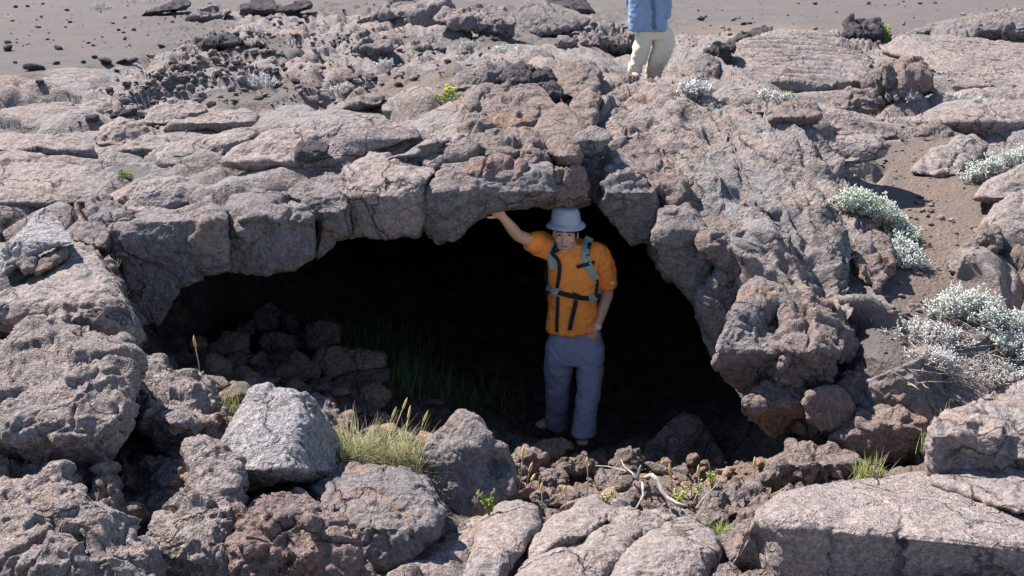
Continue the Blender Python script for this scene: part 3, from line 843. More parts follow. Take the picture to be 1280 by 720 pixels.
rock('F2', 'big pitted boulder in the bottom left corner', 'boulder',
     [(-40,740),(-40,640),(0,614),(40,604),(66,588),(80,591),(104,615),(116,637),(136,650),(160,676),(190,692),(206,740)],
     [(740,3.15),(690,3.25),(640,3.45),(588,3.8)], 'pitted_lava', .16, .5, 3, [(75,620,-.08,30),(110,680,.06,12),(150,700,-.05,30)], chip=.07, lump=.06, fine=.022)
rock('F2b', 'shadowed rough rock squeezed under the large left boulder', 'boulder',
     [(-40,640),(-40,578),(0,574),(60,578),(98,582),(112,600),(90,625),(40,650)], [(650,3.7),(574,4.05)], 'pitted_lava', .14, .5, 2.8, chip=.08, fine=.022)
rock('F3', 'thin tan spike of rock standing in the gap of the left pile', 'rock',
     [(131,582),(141,600),(148,622),(156,650),(164,676),(152,686),(130,662),(110,624)], [(686,3.75),(582,3.95)], 'brown_lava', .08, .3, 3, chip=.04)
rock('F3b', 'banded grey rock in shade behind the tall pitted stone', 'rock',
     [(236,566),(240,600),(226,628),(202,662),(186,655),(180,622),(200,592)], [(662,4.0),(566,4.4)], 'grey_lava', .1, .35, 3, chip=.03)
rock('F3c', 'dark brown rock face deep in the gap of the left pile', 'rock',
     [(140,585),(180,575),(215,575),(225,600),(200,630),(185,670),(160,660),(150,620)], [(670,4.25),(575,4.45)], 'cave_rock', .1, .3, 3, chip=.06)
rock('F4', 'tall pitted grey stone standing in front of the pale squared block', 'boulder',
     [(237,552),(250,547),(270,549),(281,560),(300,574),(304,592),(296,640),(291,700),(292,740),(165,740),(172,690),(195,673),(198,650),(214,625),(236,606),(236,580)],
     [(740,3.55),(700,3.6),(640,3.75),(547,4.15)], 'pitted_lava', .14, .4, 3.4, [(250,680,-.06,40),(215,640,.05,15)], chip=.05, c=(246,650), fine=.022)
rock('F5', 'pale grey squared block with a bright flat top, perched on the left pile', 'boulder',
     [(279,552),(296,520),(315,489),(335,486),(386,492),(402,515),(420,547),(417,575),(412,594),(400,610),(380,603),(362,600),(330,606),(303,610),(300,580)],
     [(610,4.42),(596,4.28),(588,4.22),(486,4.78)], 'pale_block', .07, .45, 7, [(424,545,.34,34),(416,592,.32,34),(404,505,.18,20)], chip=.018, lump=.02, fine=.016, edge=.015)
rock('F6', 'reddish rough boulder under the pale squared block', 'boulder',
     [(292,660),(303,637),(330,625),(370,621),(396,631),(415,640),(432,652),(446,690),(455,740),(290,740)],
     [(740,3.5),(690,3.55),(650,3.65),(621,3.95)], 'red_lava', .12, .5, 3.4, [(386,645,-.08,14),(386,690,-.06,14)], chip=.06, fine=.024)
rock('F7', 'broad smooth grey boulder in front of the straw-coloured grass tuft', 'boulder',
     [(396,650),(388,612),(410,586),(440,575),(475,579),(506,585),(536,605),(556,640),(551,668),(522,700),(482,720),(446,725),(430,668)],
     [(725,3.85),(660,4.0),(610,4.3),(575,4.72)], 'grey_lava', .2, .5, 2.8, chip=.04, lump=.06)
rock('F8', 'dark triangular rock with a lit left edge right of the grass tuft', 'boulder',
     [(528,566),(545,545),(560,530),(574,515),(592,521),(612,546),(632,560),(641,585),(642,616),(618,642),(580,652),(552,640),(532,604)],
     [(652,4.7),(560,4.84),(515,5.02)], 'grey_lava', .06, .4, 5, [(552,545,.08,14),(622,580,.10,22)], chip=.018, lump=.015, fine=.022)
# --- foreground ropes of lava
RG = 'thick lava ropes along the bottom edge'
rock('P0', 'leftmost thick lava rope at the bottom edge, beside the smooth grey boulder', 'lava rope',
     [(470,722),(520,696),(556,676),(575,664),(598,648),(608,660),(594,690),(574,740),(455,740)], [(740,3.75),(690,4.1),(648,4.5)], 'pink_lava', .2, .4, 2.5, chip=.012, group=RG, name='lava_rope')
rock('P1', 'steep rounded lava rope at the bottom edge below the dark triangular rock', 'lava rope',
     [(598,652),(624,632),(650,625),(671,638),(675,655),(656,690),(642,706),(622,740),(568,740),(590,690)], [(740,3.75),(690,4.05),(625,4.6)], 'pink_lava', .2, .4, 2.5, chip=.012, group=RG, name='lava_rope')
rock('P2', 'lava rope with a rounded upper end near the middle of the bottom edge', 'lava rope',
     [(672,662),(692,645),(714,639),(727,624),(746,621),(768,636),(762,651),(738,671),(716,686),(696,690),(676,700),(655,712),(658,690)], [(712,4.0),(670,4.2),(621,4.7)], 'pink_lava', .18, .4, 2.5, chip=.012, group=RG, name='lava_rope')
rock('P3', 'low pale lava rope at the bottom edge between two taller ones', 'lava rope',
     [(630,740),(655,705),(690,685),(728,680),(760,655),(790,648),(803,662),(788,690),(770,714),(748,740)], [(740,3.7),(690,4.0),(648,4.45)], 'pink_lava', .2, .4, 2.5, chip=.012, group=RG, name='lava_rope')
rock('P4', 'widest lava rope at the bottom edge with a blunt right end beside green grass', 'lava rope',
     [(740,740),(768,706),(794,680),(815,664),(832,654),(852,649),(872,655),(891,666),(899,690),(892,714),(880,740)], [(740,3.7),(690,3.95),(649,4.4)], 'pink_lava', .2, .4, 2.5, chip=.012, group=RG, name='lava_rope')
rock('P5', 'small jagged rock at the foot of the dark triangular rock', 'rock',
     [(556,652),(562,640),(575,648),(592,654),(584,668),(566,676),(552,668)], [(676,4.4),(640,4.65)], 'grey_lava', .07, .25, 3, chip=.03)
rock('P6', 'pale rock knob behind the wide lava rope beside the bleached branch', 'lava rope',
     [(752,640),(768,630),(795,640),(830,640),(850,648),(820,668),(795,676),(770,660)], [(676,4.3),(630,4.65)], 'pink_lava', .1, .3, 2.6, chip=.03, name='lava_rope')
# --- foreground right
rock('S', 'large slab in the bottom right corner with a sunlit top and a dark cracked front', 'boulder',
     [(895,745),(924,690),(950,641),(980,614),(1040,602),(1100,597),(1165,595),(1215,600),(1260,606),(1330,620),(1330,745)],
     [(745,3.76),(671,3.72),(664,3.74),(655,3.83),(590,4.85)], 'pale_pink', .06, .6, 9,
     [(925,720,.35,34),(942,672,.22,26),(950,640,.1,20)] + [(1127 + 4 * math.sin(i * 1.7) - i * .5, 652 + i * 6, .035, 4) for i in range(14)] + [(1040 + 3 * math.sin(i * 2.1) - i * .6, 655 + i * 7, .02, 4) for i in range(10)],
     chip=.014, lump=.05, edge=.02, shear=.10, c=(1105,668), fine=.014)
rock('S2', 'pinkish boulder at the right edge with a smooth top and pitted front', 'boulder',
     [(1158,556),(1164,540),(1186,519),(1230,500),(1275,484),(1330,474),(1330,600),(1250,602),(1190,596),(1162,590)],
     [(602,4.72),(545,4.72),(530,4.8),(474,5.5)], 'pink_lava', .12, .5, 4, [(1225,540,.05,14)], chip=.05, fine=.025)
rock('S3', 'low grooved slab between the dark-fronted slab and the pinkish right edge boulder', 'boulder',
     [(1160,600),(1200,588),(1260,582),(1330,578),(1330,640),(1270,640),(1210,618)], [(640,4.1),(578,4.85)], 'pink_lava', .08, .4, 3, chip=.03, ropes=.008)
rock('S4', 'sunlit tan boulder lying at the right end of the pit', 'boulder',
     [(945,606),(955,585),(972,570),(992,560),(1010,560),(1030,565),(1050,562),(1075,572),(1082,590),(1060,604),(1010,606),(975,610)], [(610,5.15),(580,5.2),(560,5.5)], 'brown_lava', .12, .4, 3, [(1010,575,-.05,20)], chip=.06)
rock('S5', 'tilted reddish stone between the green grass and the sunlit tan boulder', 'rock',
     [(866,650),(884,622),(905,606),(925,602),(948,606),(950,625),(925,640),(905,655),(880,660)], [(660,4.55),(602,5.0)], 'brown_lava', .1, .3, 3.5, chip=.05)
rock('S6', 'narrow crumbling stone ridge on the left flank of the dark-fronted slab', 'rock',
     [(905,690),(915,660),(930,640),(950,622),(965,618),(950,645),(930,680),(915,705)], [(705,4.0),(618,4.6)], 'brown_lava', .08, .3, 3, chip=.04)
rock('S7', 'big shaded boulder standing in the cave mouth right of the man', 'boulder',
     [(806,575),(812,555),(835,530),(856,517),(872,520),(885,540),(905,570),(915,590),(890,598),(850,596),(820,592)], [(598,6.75),(550,6.85),(517,7.1)], 'brown_lava', .06, .45, 5, [(890,560,.12,24),(815,570,.1,18)], chip=.02, lump=.02)
# --- stones on the pit floor
PG = 'loose stones on the floor of the pit'
for k, (lab, ol, Y, mt) in enumerate([
    ('rounded tan stone alone on the pit floor below the man', [(676,602),(682,590),(698,585),(710,592),(708,605),(692,612)], 5.4, 'brown_lava'),
    ('flat brown slab of stone on the pit floor behind the lava ropes', [(662,618),(680,612),(712,613),(722,622),(712,634),(680,636),(664,630)], 5.0, 'brown_lava'),
    ('crumbly brown stone on the pit floor left of the bleached branch', [(742,600),(752,590),(768,589),(776,598),(772,612),(752,614)], 5.3, 'brown_lava'),
    ('rough dark stone beneath the bleached branch', [(786,640),(788,612),(800,602),(820,604),(828,625),(820,648),(800,650)], 4.9, 'brown_lava'),
    ('dim stone left of the rounded tan stone on the pit floor', [(636,578),(646,560),(668,558),(680,572),(672,590),(648,594)], 5.6, 'brown_lava'),
    ('small reddish stone under the right arm of the bleached branch', [(806,640),(812,624),(828,622),(836,636),(828,652),(812,652)], 4.75, 'red_lava'),
    ('pale flat stone right of the reddish stone under the branch', [(822,650),(828,638),(852,636),(872,642),(862,656),(838,658)], 4.7, 'pink_lava'),
    ('small grey stone between the lava rope and the rough dark stone', [(766,636),(772,622),(786,616),(794,628),(792,646),(776,646)], 4.8, 'grey_lava'),
    ('dark stone by the shoes of the man', [(664,565),(678,550),(704,548),(712,560),(700,574),(676,576)], 6.2, 'cave_rock'),
    ('dark flat stone in shade behind the rounded tan stone', [(690,584),(702,572),(730,570),(742,580),(730,590),(704,592)], 5.9, 'cave_rock'),
    ('dark stone in shade left of the big shaded boulder', [(760,580),(772,566),(796,562),(808,576),(800,590),(776,592)], 5.9, 'cave_rock'),
    ]):
    ys = [p[1] for p in ol]
    rock('pit%d' % k, lab, 'stone', ol, [(max(ys), Y), (min(ys), Y + .12)], mt, .06, .14, 3, chip=.03, lump=.02, group=PG, name='stone')
# --- rubble heap inside the cave mouth, left
HG = 'rubble heap inside the cave mouth'
for k, (lab, ol, Y, mt) in enumerate([
    ('topmost roundish stone of the rubble heap', [(314,402),(320,385),(340,380),(352,390),(350,408),(330,418),(318,412)], 8.2, 'cave_rock'),
    ('large dim rounded rock at the left of the rubble heap', [(255,470),(262,430),(285,416),(308,418),(312,440),(300,465),(285,490),(258,488)], 7.4, 'rubble_rock'),
    ('rusty rock in the middle top of the rubble heap', [(322,428),(330,416),(352,414),(370,420),(372,434),(350,444),(332,442)], 7.8, 'rubble_rock'),
    ('pale angular stone at the right top of the rubble heap', [(378,420),(385,406),(405,401),(424,408),(426,430),(405,434),(388,438)], 7.7, 'cave_rock'),
    ('grey slanted block in the front centre of the rubble heap', [(334,474),(342,452),(370,437),(394,460),(392,470),(372,488),(345,486)], 7.05, 'cave_rock'),
    ('tan upright stone in the front left of the rubble heap', [(280,448),(288,442),(310,444),(314,462),(302,482),(290,480)], 7.2, 'rubble_rock'),
    ('small tan wedge stone in the centre of the rubble heap', [(314,446),(328,441),(340,456),(332,468),(320,464)], 7.2, 'rubble_rock'),
    ('small grey wedge stone above the slanted block of the heap', [(334,446),(350,434),(366,436),(356,448),(340,458)], 7.3, 'cave_rock'),
    ('reddish triangular stone at the front foot of the rubble heap', [(308,480),(318,461),(336,478),(338,490),(318,490)], 7.0, 'rubble_rock'),
    ('long orange-brown slab at the right of the rubble heap', [(388,450),(400,434),(430,436),(484,442),(484,460),(450,462),(412,472)], 7.4, 'rubble_rock'),
    ('long dark slab beneath the orange-brown slab of the heap', [(404,486),(415,474),(450,464),(484,462),(484,476),(440,492),(412,496)], 7.25, 'cave_rock'),
    ('brown stone low at the right end of the rubble heap', [(440,510),(450,488),(466,476),(488,490),(482,508),(458,518)], 7.0, 'rubble_rock'),
    ('red-brown cobble at the right foot of the rubble heap', [(410,512),(420,495),(446,494),(452,504),(430,518)], 6.9, 'rubble_rock'),
    ('dark boulder leaning at the left end of the rubble heap', [(238,470),(246,425),(262,420),(266,440),(256,478)], 7.6, 'cave_rock'),
    ('dark stone high at the back of the rubble heap', [(352,412),(352,394),(366,392),(374,402),(370,418)], 8.1, 'cave_rock'),
    ('dim block behind the pale angular stone of the heap', [(290,418),(298,402),(314,404),(318,418),(304,424)], 8.0, 'cave_rock'),
    ('pale stone just behind the grass tuft at the foot of the heap', [(404,532),(408,516),(426,520),(440,532),(430,542),(412,542)], 5.6, 'brown_lava'),
    ('grey stone at the foot of the heap near the grass tuft', [(384,500),(392,492),(410,500),(424,516),(410,522),(394,514)], 5.9, 'grey_lava'),
    ]):
    ys = [p[1] for p in ol]
    rock('heap%d' % k, lab, 'stone', ol, [(max(ys), Y), (min(ys), Y + .2)], mt, .08, .3, 4, chip=.03, lump=.03, group=HG, name='stone')
# ------------------------------------------------------------------ lava tongues and outcrops of the plain
def lobe(key, label, outline, h=.25, mat='pink_lava', front=0.16, cat='lava tongue', name='lava_tongue', **kw):
    """a rock resting on the crust: its lowest photo row touches the ground, its top row is h metres higher"""
    xs = [p[0] for p in outline]; ys = [p[1] for p in outline]
    yb, yt = max(ys), min(ys)
    xb = [p[0] for p in outline if p[1] > yb - 3]
    p = on_crust(min(max(sum(xb) / len(xb), -500), 1780), yb)
    Y0 = p.y * 1.006 + .02
    z0 = float(at(640, yb, Y0)[2])
    Yt = max(yz(yt, z0 + h), Y0 + h * 1.1) if (z0 + h) < CAMH and yt > 0 else Y0 + 1.0
    if front:
        yc = yb + (yt - yb) * front
        pr = [(yb, Y0 + .04), (yc, Y0), (yc + (yt - yb) * .12, Y0 + .1), (yt, Yt)]
    else:
        pr = [(yb, Y0), ((yb + yt) / 2, Y0 + (Yt - Y0) * .42), (yt, Yt)]
    args = dict(bulge=.12, thick=.5, pw=2.5, chip=.03, lump=.05, fine=.018, edge=.07)
    args.update(kw)
    return rock(key, label, cat, outline, pr, mat, name=name, **args)

LT = 'lava tongues of the plain left of the arch'
lobe('U1', 'broad smooth tongue of lava at the left edge above the angular blue-grey stone', [(-30,262),(-30,194),(20,190),(60,198),(100,214),(130,228),(140,240),(115,254),(70,260),(0,266)], 0.28, group=LT)
lobe('U2', 'long tongue at the left edge with a dark shadowed front step', [(-30,190),(-30,170),(0,169),(50,168),(90,173),(112,184),(122,198),(104,204),(75,198),(45,193),(0,191)], 0.28, front=.45, group=LT)
lobe('U3', 'small humped tongue right of the long one with the dark step', [(116,172),(128,158),(150,149),(178,154),(196,168),(190,182),(150,186),(122,184)], 0.25, group=LT)
lobe('U4', 'short blunt tongue with a dark right-hand front on the left plain', [(149,196),(152,182),(185,172),(214,171),(223,182),(192,197),(166,203)], 0.25, front=.5, group=LT)
lobe('U5', 'long flat tongue with a grey broken front, beneath the pinkish hump', [(204,164),(214,151),(260,144),(310,139),(326,145),(316,156),(270,165),(225,168)], 0.25, front=.5, group=LT)
lobe('U6', 'widest smooth tongue of the left plain, carrying a small dark stone', [(276,204),(292,186),(330,166),(390,150),(440,145),(475,149),(520,159),(528,172),(482,182),(440,197),(400,210),(360,214),(310,212)], 0.38, group=LT)
lobe('U8', 'pinkish hump of lava at the edge of the rubble on the left plain', [(176,156),(190,141),(215,127),(245,127),(262,138),(238,150),(200,159)], 0.31, group=LT)
lobe('U9', 'pale low hump left of the pinkish one on the plain', [(92,146),(104,133),(130,124),(150,128),(152,142),(130,152),(106,152)], 0.28, group=LT)
lobe('U10', 'smooth domed tongue just above the left end block of the rim', [(106,266),(128,246),(170,231),(215,225),(256,229),(270,240),(242,256),(200,266),(168,274)], 0.25, group=LT)
lobe('U11', 'low wedge-shaped tongue between the rim and the widest smooth one', [(274,248),(284,229),(330,215),(380,204),(424,204),(432,213),(396,222),(362,238),(345,250),(300,253)], 0.25, group=LT)
lobe('U12', 'short tongue broken off above the domed brown block of the rim', [(512,202),(522,183),(545,165),(574,157),(582,168),(566,190),(546,200)], 0.28, front=.4, group=LT)
lobe('U13', 'narrow grey tongue near the yellow flowers, its end in shadow', [(424,138),(440,124),(470,116),(482,120),(478,130),(450,140)], 0.25, 'grey_lava', front=.4, group=LT)
lobe('U14', 'low pink tongue left of the yellow flowers', [(478,136),(500,120),(530,110),(552,116),(550,130),(520,140),(492,144)], 0.28, group=LT)
lobe('U15', 'low tongue wrinkled across its top, between two longer ones on the left', [(196,196),(230,176),(290,168),(330,166),(300,182),(280,200),(240,212),(205,212)], 0.22, ropes=.012, ropedir=(.3, 1), group=LT)
lobe('U16', 'grey tongue at the left edge behind the long one with the dark step', [(-30,166),(-30,156),(20,154),(60,156),(85,163),(70,170),(20,170)], 0.20, 'grey_lava', group=LT)
lobe('U18', 'grey rounded tongues left of the dark knobbly rock on the crown', [(560,104),(580,86),(610,78),(634,84),(632,100),(600,112),(572,116)], 0.25, 'grey_lava', ropes=.01, group=LT)

RT = 'lava tongues of the plain right of the arch'
lobe('W1', 'big ropy dome of lava right of the walker', [(882,92),(900,72),(930,52),(975,41),(1040,45),(1064,58),(1092,76),(1082,100),(1040,119),(990,117),(940,108)], .45, ropes=.05, ropedir=(.2, .8), bulge=.25, thick=1.2, front=.08, group=RT)
lobe('W2', 'collapsed block with a dark cavernous right side in the middle of the right plain', [(1088,104),(1098,84),(1130,74),(1160,81),(1171,98),(1174,119),(1152,125),(1120,133),(1104,130)], .42, 'brown_lava', front=.6, chip=.12, fine=.03, cat='lava block', name='lava_block')
lobe('W3', 'smooth pink dome of lava at the right edge below the far outcrop', [(1098,62),(1130,48),(1200,48),(1330,60),(1330,120),(1240,122),(1200,116),(1180,96),(1150,77)], .42, bulge=.22, thick=1.2, front=.08, ropes=.03, ropedir=(.5, 1), group=RT)
lobe('W6', 'long flat tongue at the right edge with a dark vertical front', [(1138,148),(1180,131),(1240,126),(1330,128),(1330,176),(1230,172),(1190,163),(1150,157)], .4, front=.45, chip=.03, thick=.8, group=RT)
lobe('W7', 'dark-ended tongue right below the ropy dome', [(960,152),(975,128),(1010,126),(1030,140),(1015,156),(985,160)], .35, 'brown_lava', front=.4, group=RT)
lobe('W7b', 'long ridged tongue running right from the limb of the arch', [(1000,160),(1020,138),(1060,140),(1110,155),(1122,168),(1100,178),(1050,172),(1015,170)], .3, ropes=.012, ropedir=(.2, 1), group=RT)
lobe('W8', 'flat smooth tongue lying beside the cinder path', [(1002,204),(1005,176),(1030,169),(1080,172),(1120,180),(1102,196),(1060,203),(1030,208)], .2, group=RT)
lobe('W9', 'round stone beside the dark-fronted long tongue on the right', [(1144,170),(1155,155),(1175,152),(1191,168),(1182,180),(1156,180)], .22, 'brown_lava', cat='boulder', name='boulder')
lobe('W10', 'tilted pale slab with fine grooves at the head of the cinder path', [(1139,212),(1160,190),(1218,169),(1233,184),(1226,201),(1196,220),(1166,227)], .3, ropes=.006, ropedir=(1, -.3), group=RT)
lobe('W12', 'small pink hump on the cinder beside the right limb of the arch', [(1028,224),(1040,207),(1064,195),(1084,202),(1086,214),(1062,226)], .16, group=RT)
lobe('W13', 'tongue of lava at the right edge behind the pale silver bush', [(1214,250),(1230,228),(1270,210),(1330,200),(1330,246),(1270,256)], .28, group=RT)
lobe('W14', 'large pink tongue at the right edge above the cluster of round lobes', [(1222,290),(1234,268),(1270,244),(1330,232),(1330,300),(1280,302),(1250,300)], .35, group=RT)
lobe('W15', 'round reddish lobe at the left of the cluster by the right edge', [(1214,310),(1218,288),(1234,280),(1250,288),(1252,306),(1240,318)], .25, 'brown_lava', group=RT)
lobe('W16', 'upper round lobe of the cluster at the right edge', [(1246,324),(1250,300),(1270,290),(1300,296),(1310,318),(1280,330)], .25, group=RT)
lobe('W16b', 'lowest cracked lobe of the cluster at the right edge', [(1254,358),(1258,336),(1276,326),(1310,330),(1314,352),(1285,366)], .25, 'brown_lava', chip=.05, group=RT)
lobe('W18', 'thin wrinkled crust fanning out left of the round lobes by the right edge', [(1182,330),(1190,296),(1208,274),(1226,272),(1224,300),(1222,330),(1212,352),(1194,350)], .05, 'grey_lava', ropes=.012, ropedir=(1, .4), bulge=.03, group=RT)
lobe('W19', 'low rounded rock beside the silver shrubs on the right slope', [(1108,400),(1120,384),(1150,378),(1164,392),(1150,408),(1122,410)], .15, 'brown_lava', group=RT)
lobe('W20', 'short dark log-shaped stone lying on the right slope', [(1124,345),(1130,337),(1152,346),(1160,354),(1150,358),(1134,352)], .1, 'dark_lava', cat='stone', name='stone')
lobe('W21', 'low tongue between the big ropy dome and the collapsed block', [(1040,128),(1060,112),(1090,110),(1104,128),(1090,142),(1056,142)], .3, 'brown_lava', chip=.06, group=RT)
lobe('W22', 'low pink tongue at the right edge under the smooth dome', [(1180,126),(1200,116),(1250,112),(1330,114),(1330,132),(1240,134)], .25, ropes=.01, group=RT)
lobe('W23', 'knuckled tongue just right of the walker behind the arch', [(850,92),(862,76),(884,68),(900,80),(896,100),(870,106)], .4, 'grey_lava', chip=.04, group=RT)
lobe('W24', 'smooth tongue sloping right beneath the big ropy dome', [(880,128),(900,112),(950,108),(985,120),(1000,136),(960,146),(910,140)], .3, group=RT)

OG = 'dark outcrops along the far edge of the plain'
def outc(key, label, outline, h=.6, mat='dark_lava', **kw):
    a = dict(front=.4, chip=.10, fine=.03, bulge=.12, thick=.8, cat='rock outcrop', name='rock_outcrop', group=OG)
    a.update(kw)
    return lobe(key, label, outline, h, mat, **a)
outc('X4', 'black jagged stump of lava standing alone on the right plain', [(1056,50),(1058,30),(1066,26),(1086,29),(1104,25),(1100,40),(1102,52),(1080,55)], .55, bulge=.15, thick=.4, group=None, cat='lava stump', name='lava_stump', fine=.06)
outc('X5', 'long lumpy outcrop at the upper right corner', [(1108,52),(1130,36),(1165,28),(1200,26),(1226,16),(1260,10),(1330,8),(1330,56),(1260,58),(1200,50),(1150,48)], .8, 'grey_lava', chip=.2, bulge=.5, thick=1.5)
outc('X5b', 'dark-shadowed hump in front of the lumpy outcrop at the upper right', [(1160,54),(1172,36),(1200,30),(1222,36),(1220,52),(1190,58)], .8, 'grey_lava', bulge=.3)
outc('X6', 'thin dark ledge of lava beside the ropy dome on the right plain', [(876,68),(890,58),(912,52),(922,56),(910,66),(892,72)], .2)
outc('X6b', 'dark ridge of lava just beyond the thin dark ledge, right of the walker', [(908,56),(922,46),(945,38),(964,35),(962,45),(940,54),(920,58)], .2)
outc('X7', 'narrow sloping black ledge at the top of the left plain', [(168,22),(200,8),(226,0),(238,2),(236,9),(214,13),(190,18)], .22)
outc('X8', 'low black block at the top edge, left half of the picture', [(298,20),(300,6),(316,0),(340,0),(348,10),(330,20)], .7)
outc('X8b', 'long black ledge running right from the low black block', [(326,20),(345,10),(375,2),(392,3),(388,10),(360,16),(340,21)], .5)
outc('X9', 'grey broken ridge along the top, left of the triangular slab', [(440,30),(460,14),(490,4),(530,0),(560,2),(560,20),(530,30),(490,34)], .9, 'grey_lava', chip=.22)
outc('X10', 'pale-topped broken ridge in the top middle with a black underside', [(540,26),(556,10),(590,6),(630,10),(650,24),(640,44),(610,47),(590,36),(560,30)], .9, 'grey_lava', chip=.2)
outc('X11', 'broad grey triangular slab with fine folds in the top middle', [(640,46),(644,14),(656,0),(680,4),(716,14),(740,26),(724,36),(690,42),(660,46)], .7, 'grey_lava', front=0, chip=.03, ropes=.02, ropedir=(1, .6))
outc('X12', 'black crag with a shadowed hollow above the triangular slab', [(676,6),(700,-4),(724,-2),(746,16),(742,22),(716,16),(690,10)], .6)
outc('X13', 'low grey hump in front of the pale-topped broken ridge', [(548,46),(560,36),(576,30),(590,44),(585,50),(562,50)], .35, 'grey_lava', front=0, chip=.04)
outc('X14', 'black-edged broken crust left of the middle of the upper plain', [(438,66),(450,46),(462,40),(490,48),(500,58),(480,64),(458,74)], .5, 'grey_lava', chip=.1)
outc('X15', 'dark ledge of lava in the middle of the left upper plain', [(410,52),(430,42),(448,40),(448,46),(430,52),(414,55)], .3)
outc('X16', 'dark humped stones left of the middle dark ledge', [(306,52),(314,48),(330,50),(332,57),(318,60),(308,57)], .3, 'grey_lava')
outc('X17', 'row of dark broken rock along the edge of the rubble field', [(240,58),(258,48),(285,45),(304,48),(300,56),(270,58),(250,64)], .3)
outc('X18', 'red-tinged broken rock near the middle of the upper plain', [(500,64),(512,52),(540,50),(566,54),(560,64),(530,68)], .4, 'grey_lava', chip=.1)
outc('X19', 'rough grey outcrop at the top left of the middle', [(230,26),(250,12),(268,8),(290,12),(276,24),(250,28)], .35, 'grey_lava', chip=.12)
outc('X20', 'jumbled grey clods behind the walker to the left', [(720,62),(736,44),(760,36),(786,44),(790,62),(760,68)], .5, 'grey_lava', chip=.14, cell=5)

def ridge(key, label, outline, mat='brown_lava', **kw):
    """a long tongue clinging to the slope of the arch: its front follows the crust beneath it"""
    P = np.array(outline, float); pr = []
    for y in np.linspace(P[:, 1].max() - 1, P[:, 1].min() + 1, 7):
        xs = []
        for a_, b_ in zip(P, np.roll(P, -1, 0)):
            if (a_[1] - y) * (b_[1] - y) <= 0 and a_[1] != b_[1]:
                xs.append(a_[0] + (b_[0] - a_[0]) * (y - a_[1]) / (b_[1] - a_[1]))
        Y = on_crust(sum(xs) / len(xs), y).y
        if pr: Y = max(Y, pr[-1][1] - .05)
        pr.append((y, Y + .02))
    args = dict(bulge=.14, thick=.3, pw=2.2, chip=.05, lump=.04, fine=.022, edge=.09, ropes=.012, ropedir=(1, .45))
    args.update(kw)
    return rock(key, label, 'lava tongue', outline, pr, mat, name='lava_tongue', group='ridges down the right limb of the arch', **args)
ridge('M9', 'smooth ridge along the outer edge of the right limb of the arch, nearest the walker', [(925,172),(942,157),(972,170),(1000,194),(1016,224),(1026,256),(1012,262),(992,240),(962,208)], 'pink_lava', chip=.03)
ridge('M10', 'long narrow ridge on the right limb, left of the grey-green cushion shrub', [(998,262),(1014,254),(1040,288),(1062,330),(1078,375),(1084,412),(1068,414),(1050,372),(1022,316)])
ridge('M11', 'inner ridge of the right limb running down to the highest lump of its foot', [(940,318),(956,312),(985,334),(1014,356),(1032,378),(1018,390),(985,368),(955,344)], 'grey_lava')
ridge('M12', 'ridge in the middle of the right limb below the grey cracked patch', [(905,200),(920,196),(946,222),(975,252),(996,290),(985,298),(958,270),(928,236)], 'grey_lava')

# ------------------------------------------------------------------ loose stones: a few master stones, copied
def stone_mesh(seed, flat=.7, n=3):
    bm = bmesh.new()
    bmesh.ops.create_icosphere(bm, subdivisions=n, radius=1)
    r = np.random.default_rng(seed)
    V = np.array([v.co[:] for v in bm.verts])
    for _ in range(9):
        nrm = r.normal(size=3); nrm /= np.linalg.norm(nrm)
        dd = r.uniform(.55, .85)
        ov = np.maximum(V @ nrm - dd, 0)
        V = V - ov[:, None] * nrm
    V *= np.array([1, r.uniform(.65, .95), flat * r.uniform(.75, 1.1)])
    l = np.linalg.norm(V, axis=1, keepdims=True)
    V = V + V / l * ((.16 * fbm(V * 1.7 + seed, 3, seed) + .09 * fbm(V * 4 + seed, 4, seed, .6, ridge=True)))[:, None]
    for v, c in zip(bm.verts, V): v.co = c
    for f in bm.faces: f.smooth = True
    me = bpy.data.meshes.new('stone'); bm.to_mesh(me); bm.free()
    return me
STONES = []
def stone(px, py, size, mat, label, group, seat=on_crust, sink=.25, tall=1.0):
    """note a loose stone resting where the sight line of a photo pixel meets the ground"""
    p = seat(px, py)
    a = random.uniform(.75, 1.3)
    STONES.append(dict(loc=p + Vector((0, 0, size * (.7 - sink) * .8)), k=(random.randrange(8), mat), label=label, group=group,
                       scale=(size * a, size / a, size * random.uniform(.65, 1.1) * tall),
                       rot=(random.uniform(-.3, .3), random.uniform(-.3, .3), random.uniform(0, 6.28)), vis=size / p.y))
def litter(lo, hi):
    """sizes of broken stone: many small, few large"""
    return lo * (hi / lo) ** (random.random() ** 2.2)
# dark stones strewn over the cinder plain at the upper left (each where the photograph has it)
for px, py, s_ in [(20,10,.16),(34,9,.12),(54,6,.1),(87,29,.1),(148,40,.1),(167,39,.09),(156,51,.1),(9,64,.2),(72,62,.16),(118,74,.12),(105,79,.09),(42,89,.22),(131,83,.2),(153,82,.17),(162,82,.16),
                   (70,81,.1),(8,55,.06),(145,90,.1),(20,80,.07),(62,42,.06),(110,55,.07),(170,78,.1),(186,72,.1),(53,112,.12),(160,147,.16)]:
    stone(px, py, s_ * .58, 'dark_lava', 'dark loose stone on the bare grey cinder of the upper left plain', 'dark stones strewn on the left cinder plain')
me_ = ROCKS['U6'].data; lo_ = ROCKS['U6'].location
tr_ = BVHTree.FromPolygons([v.co + lo_ for v in me_.vertices], [tuple(p_.vertices) for p_ in me_.polygons])
hit_ = tr_.ray_cast(Vector((0, 0, CAMH)), (V3(390, 199, 8) - Vector((0, 0, CAMH))).normalized())[0]
yu = hit_.y if hit_ else on_crust(390, 199).y
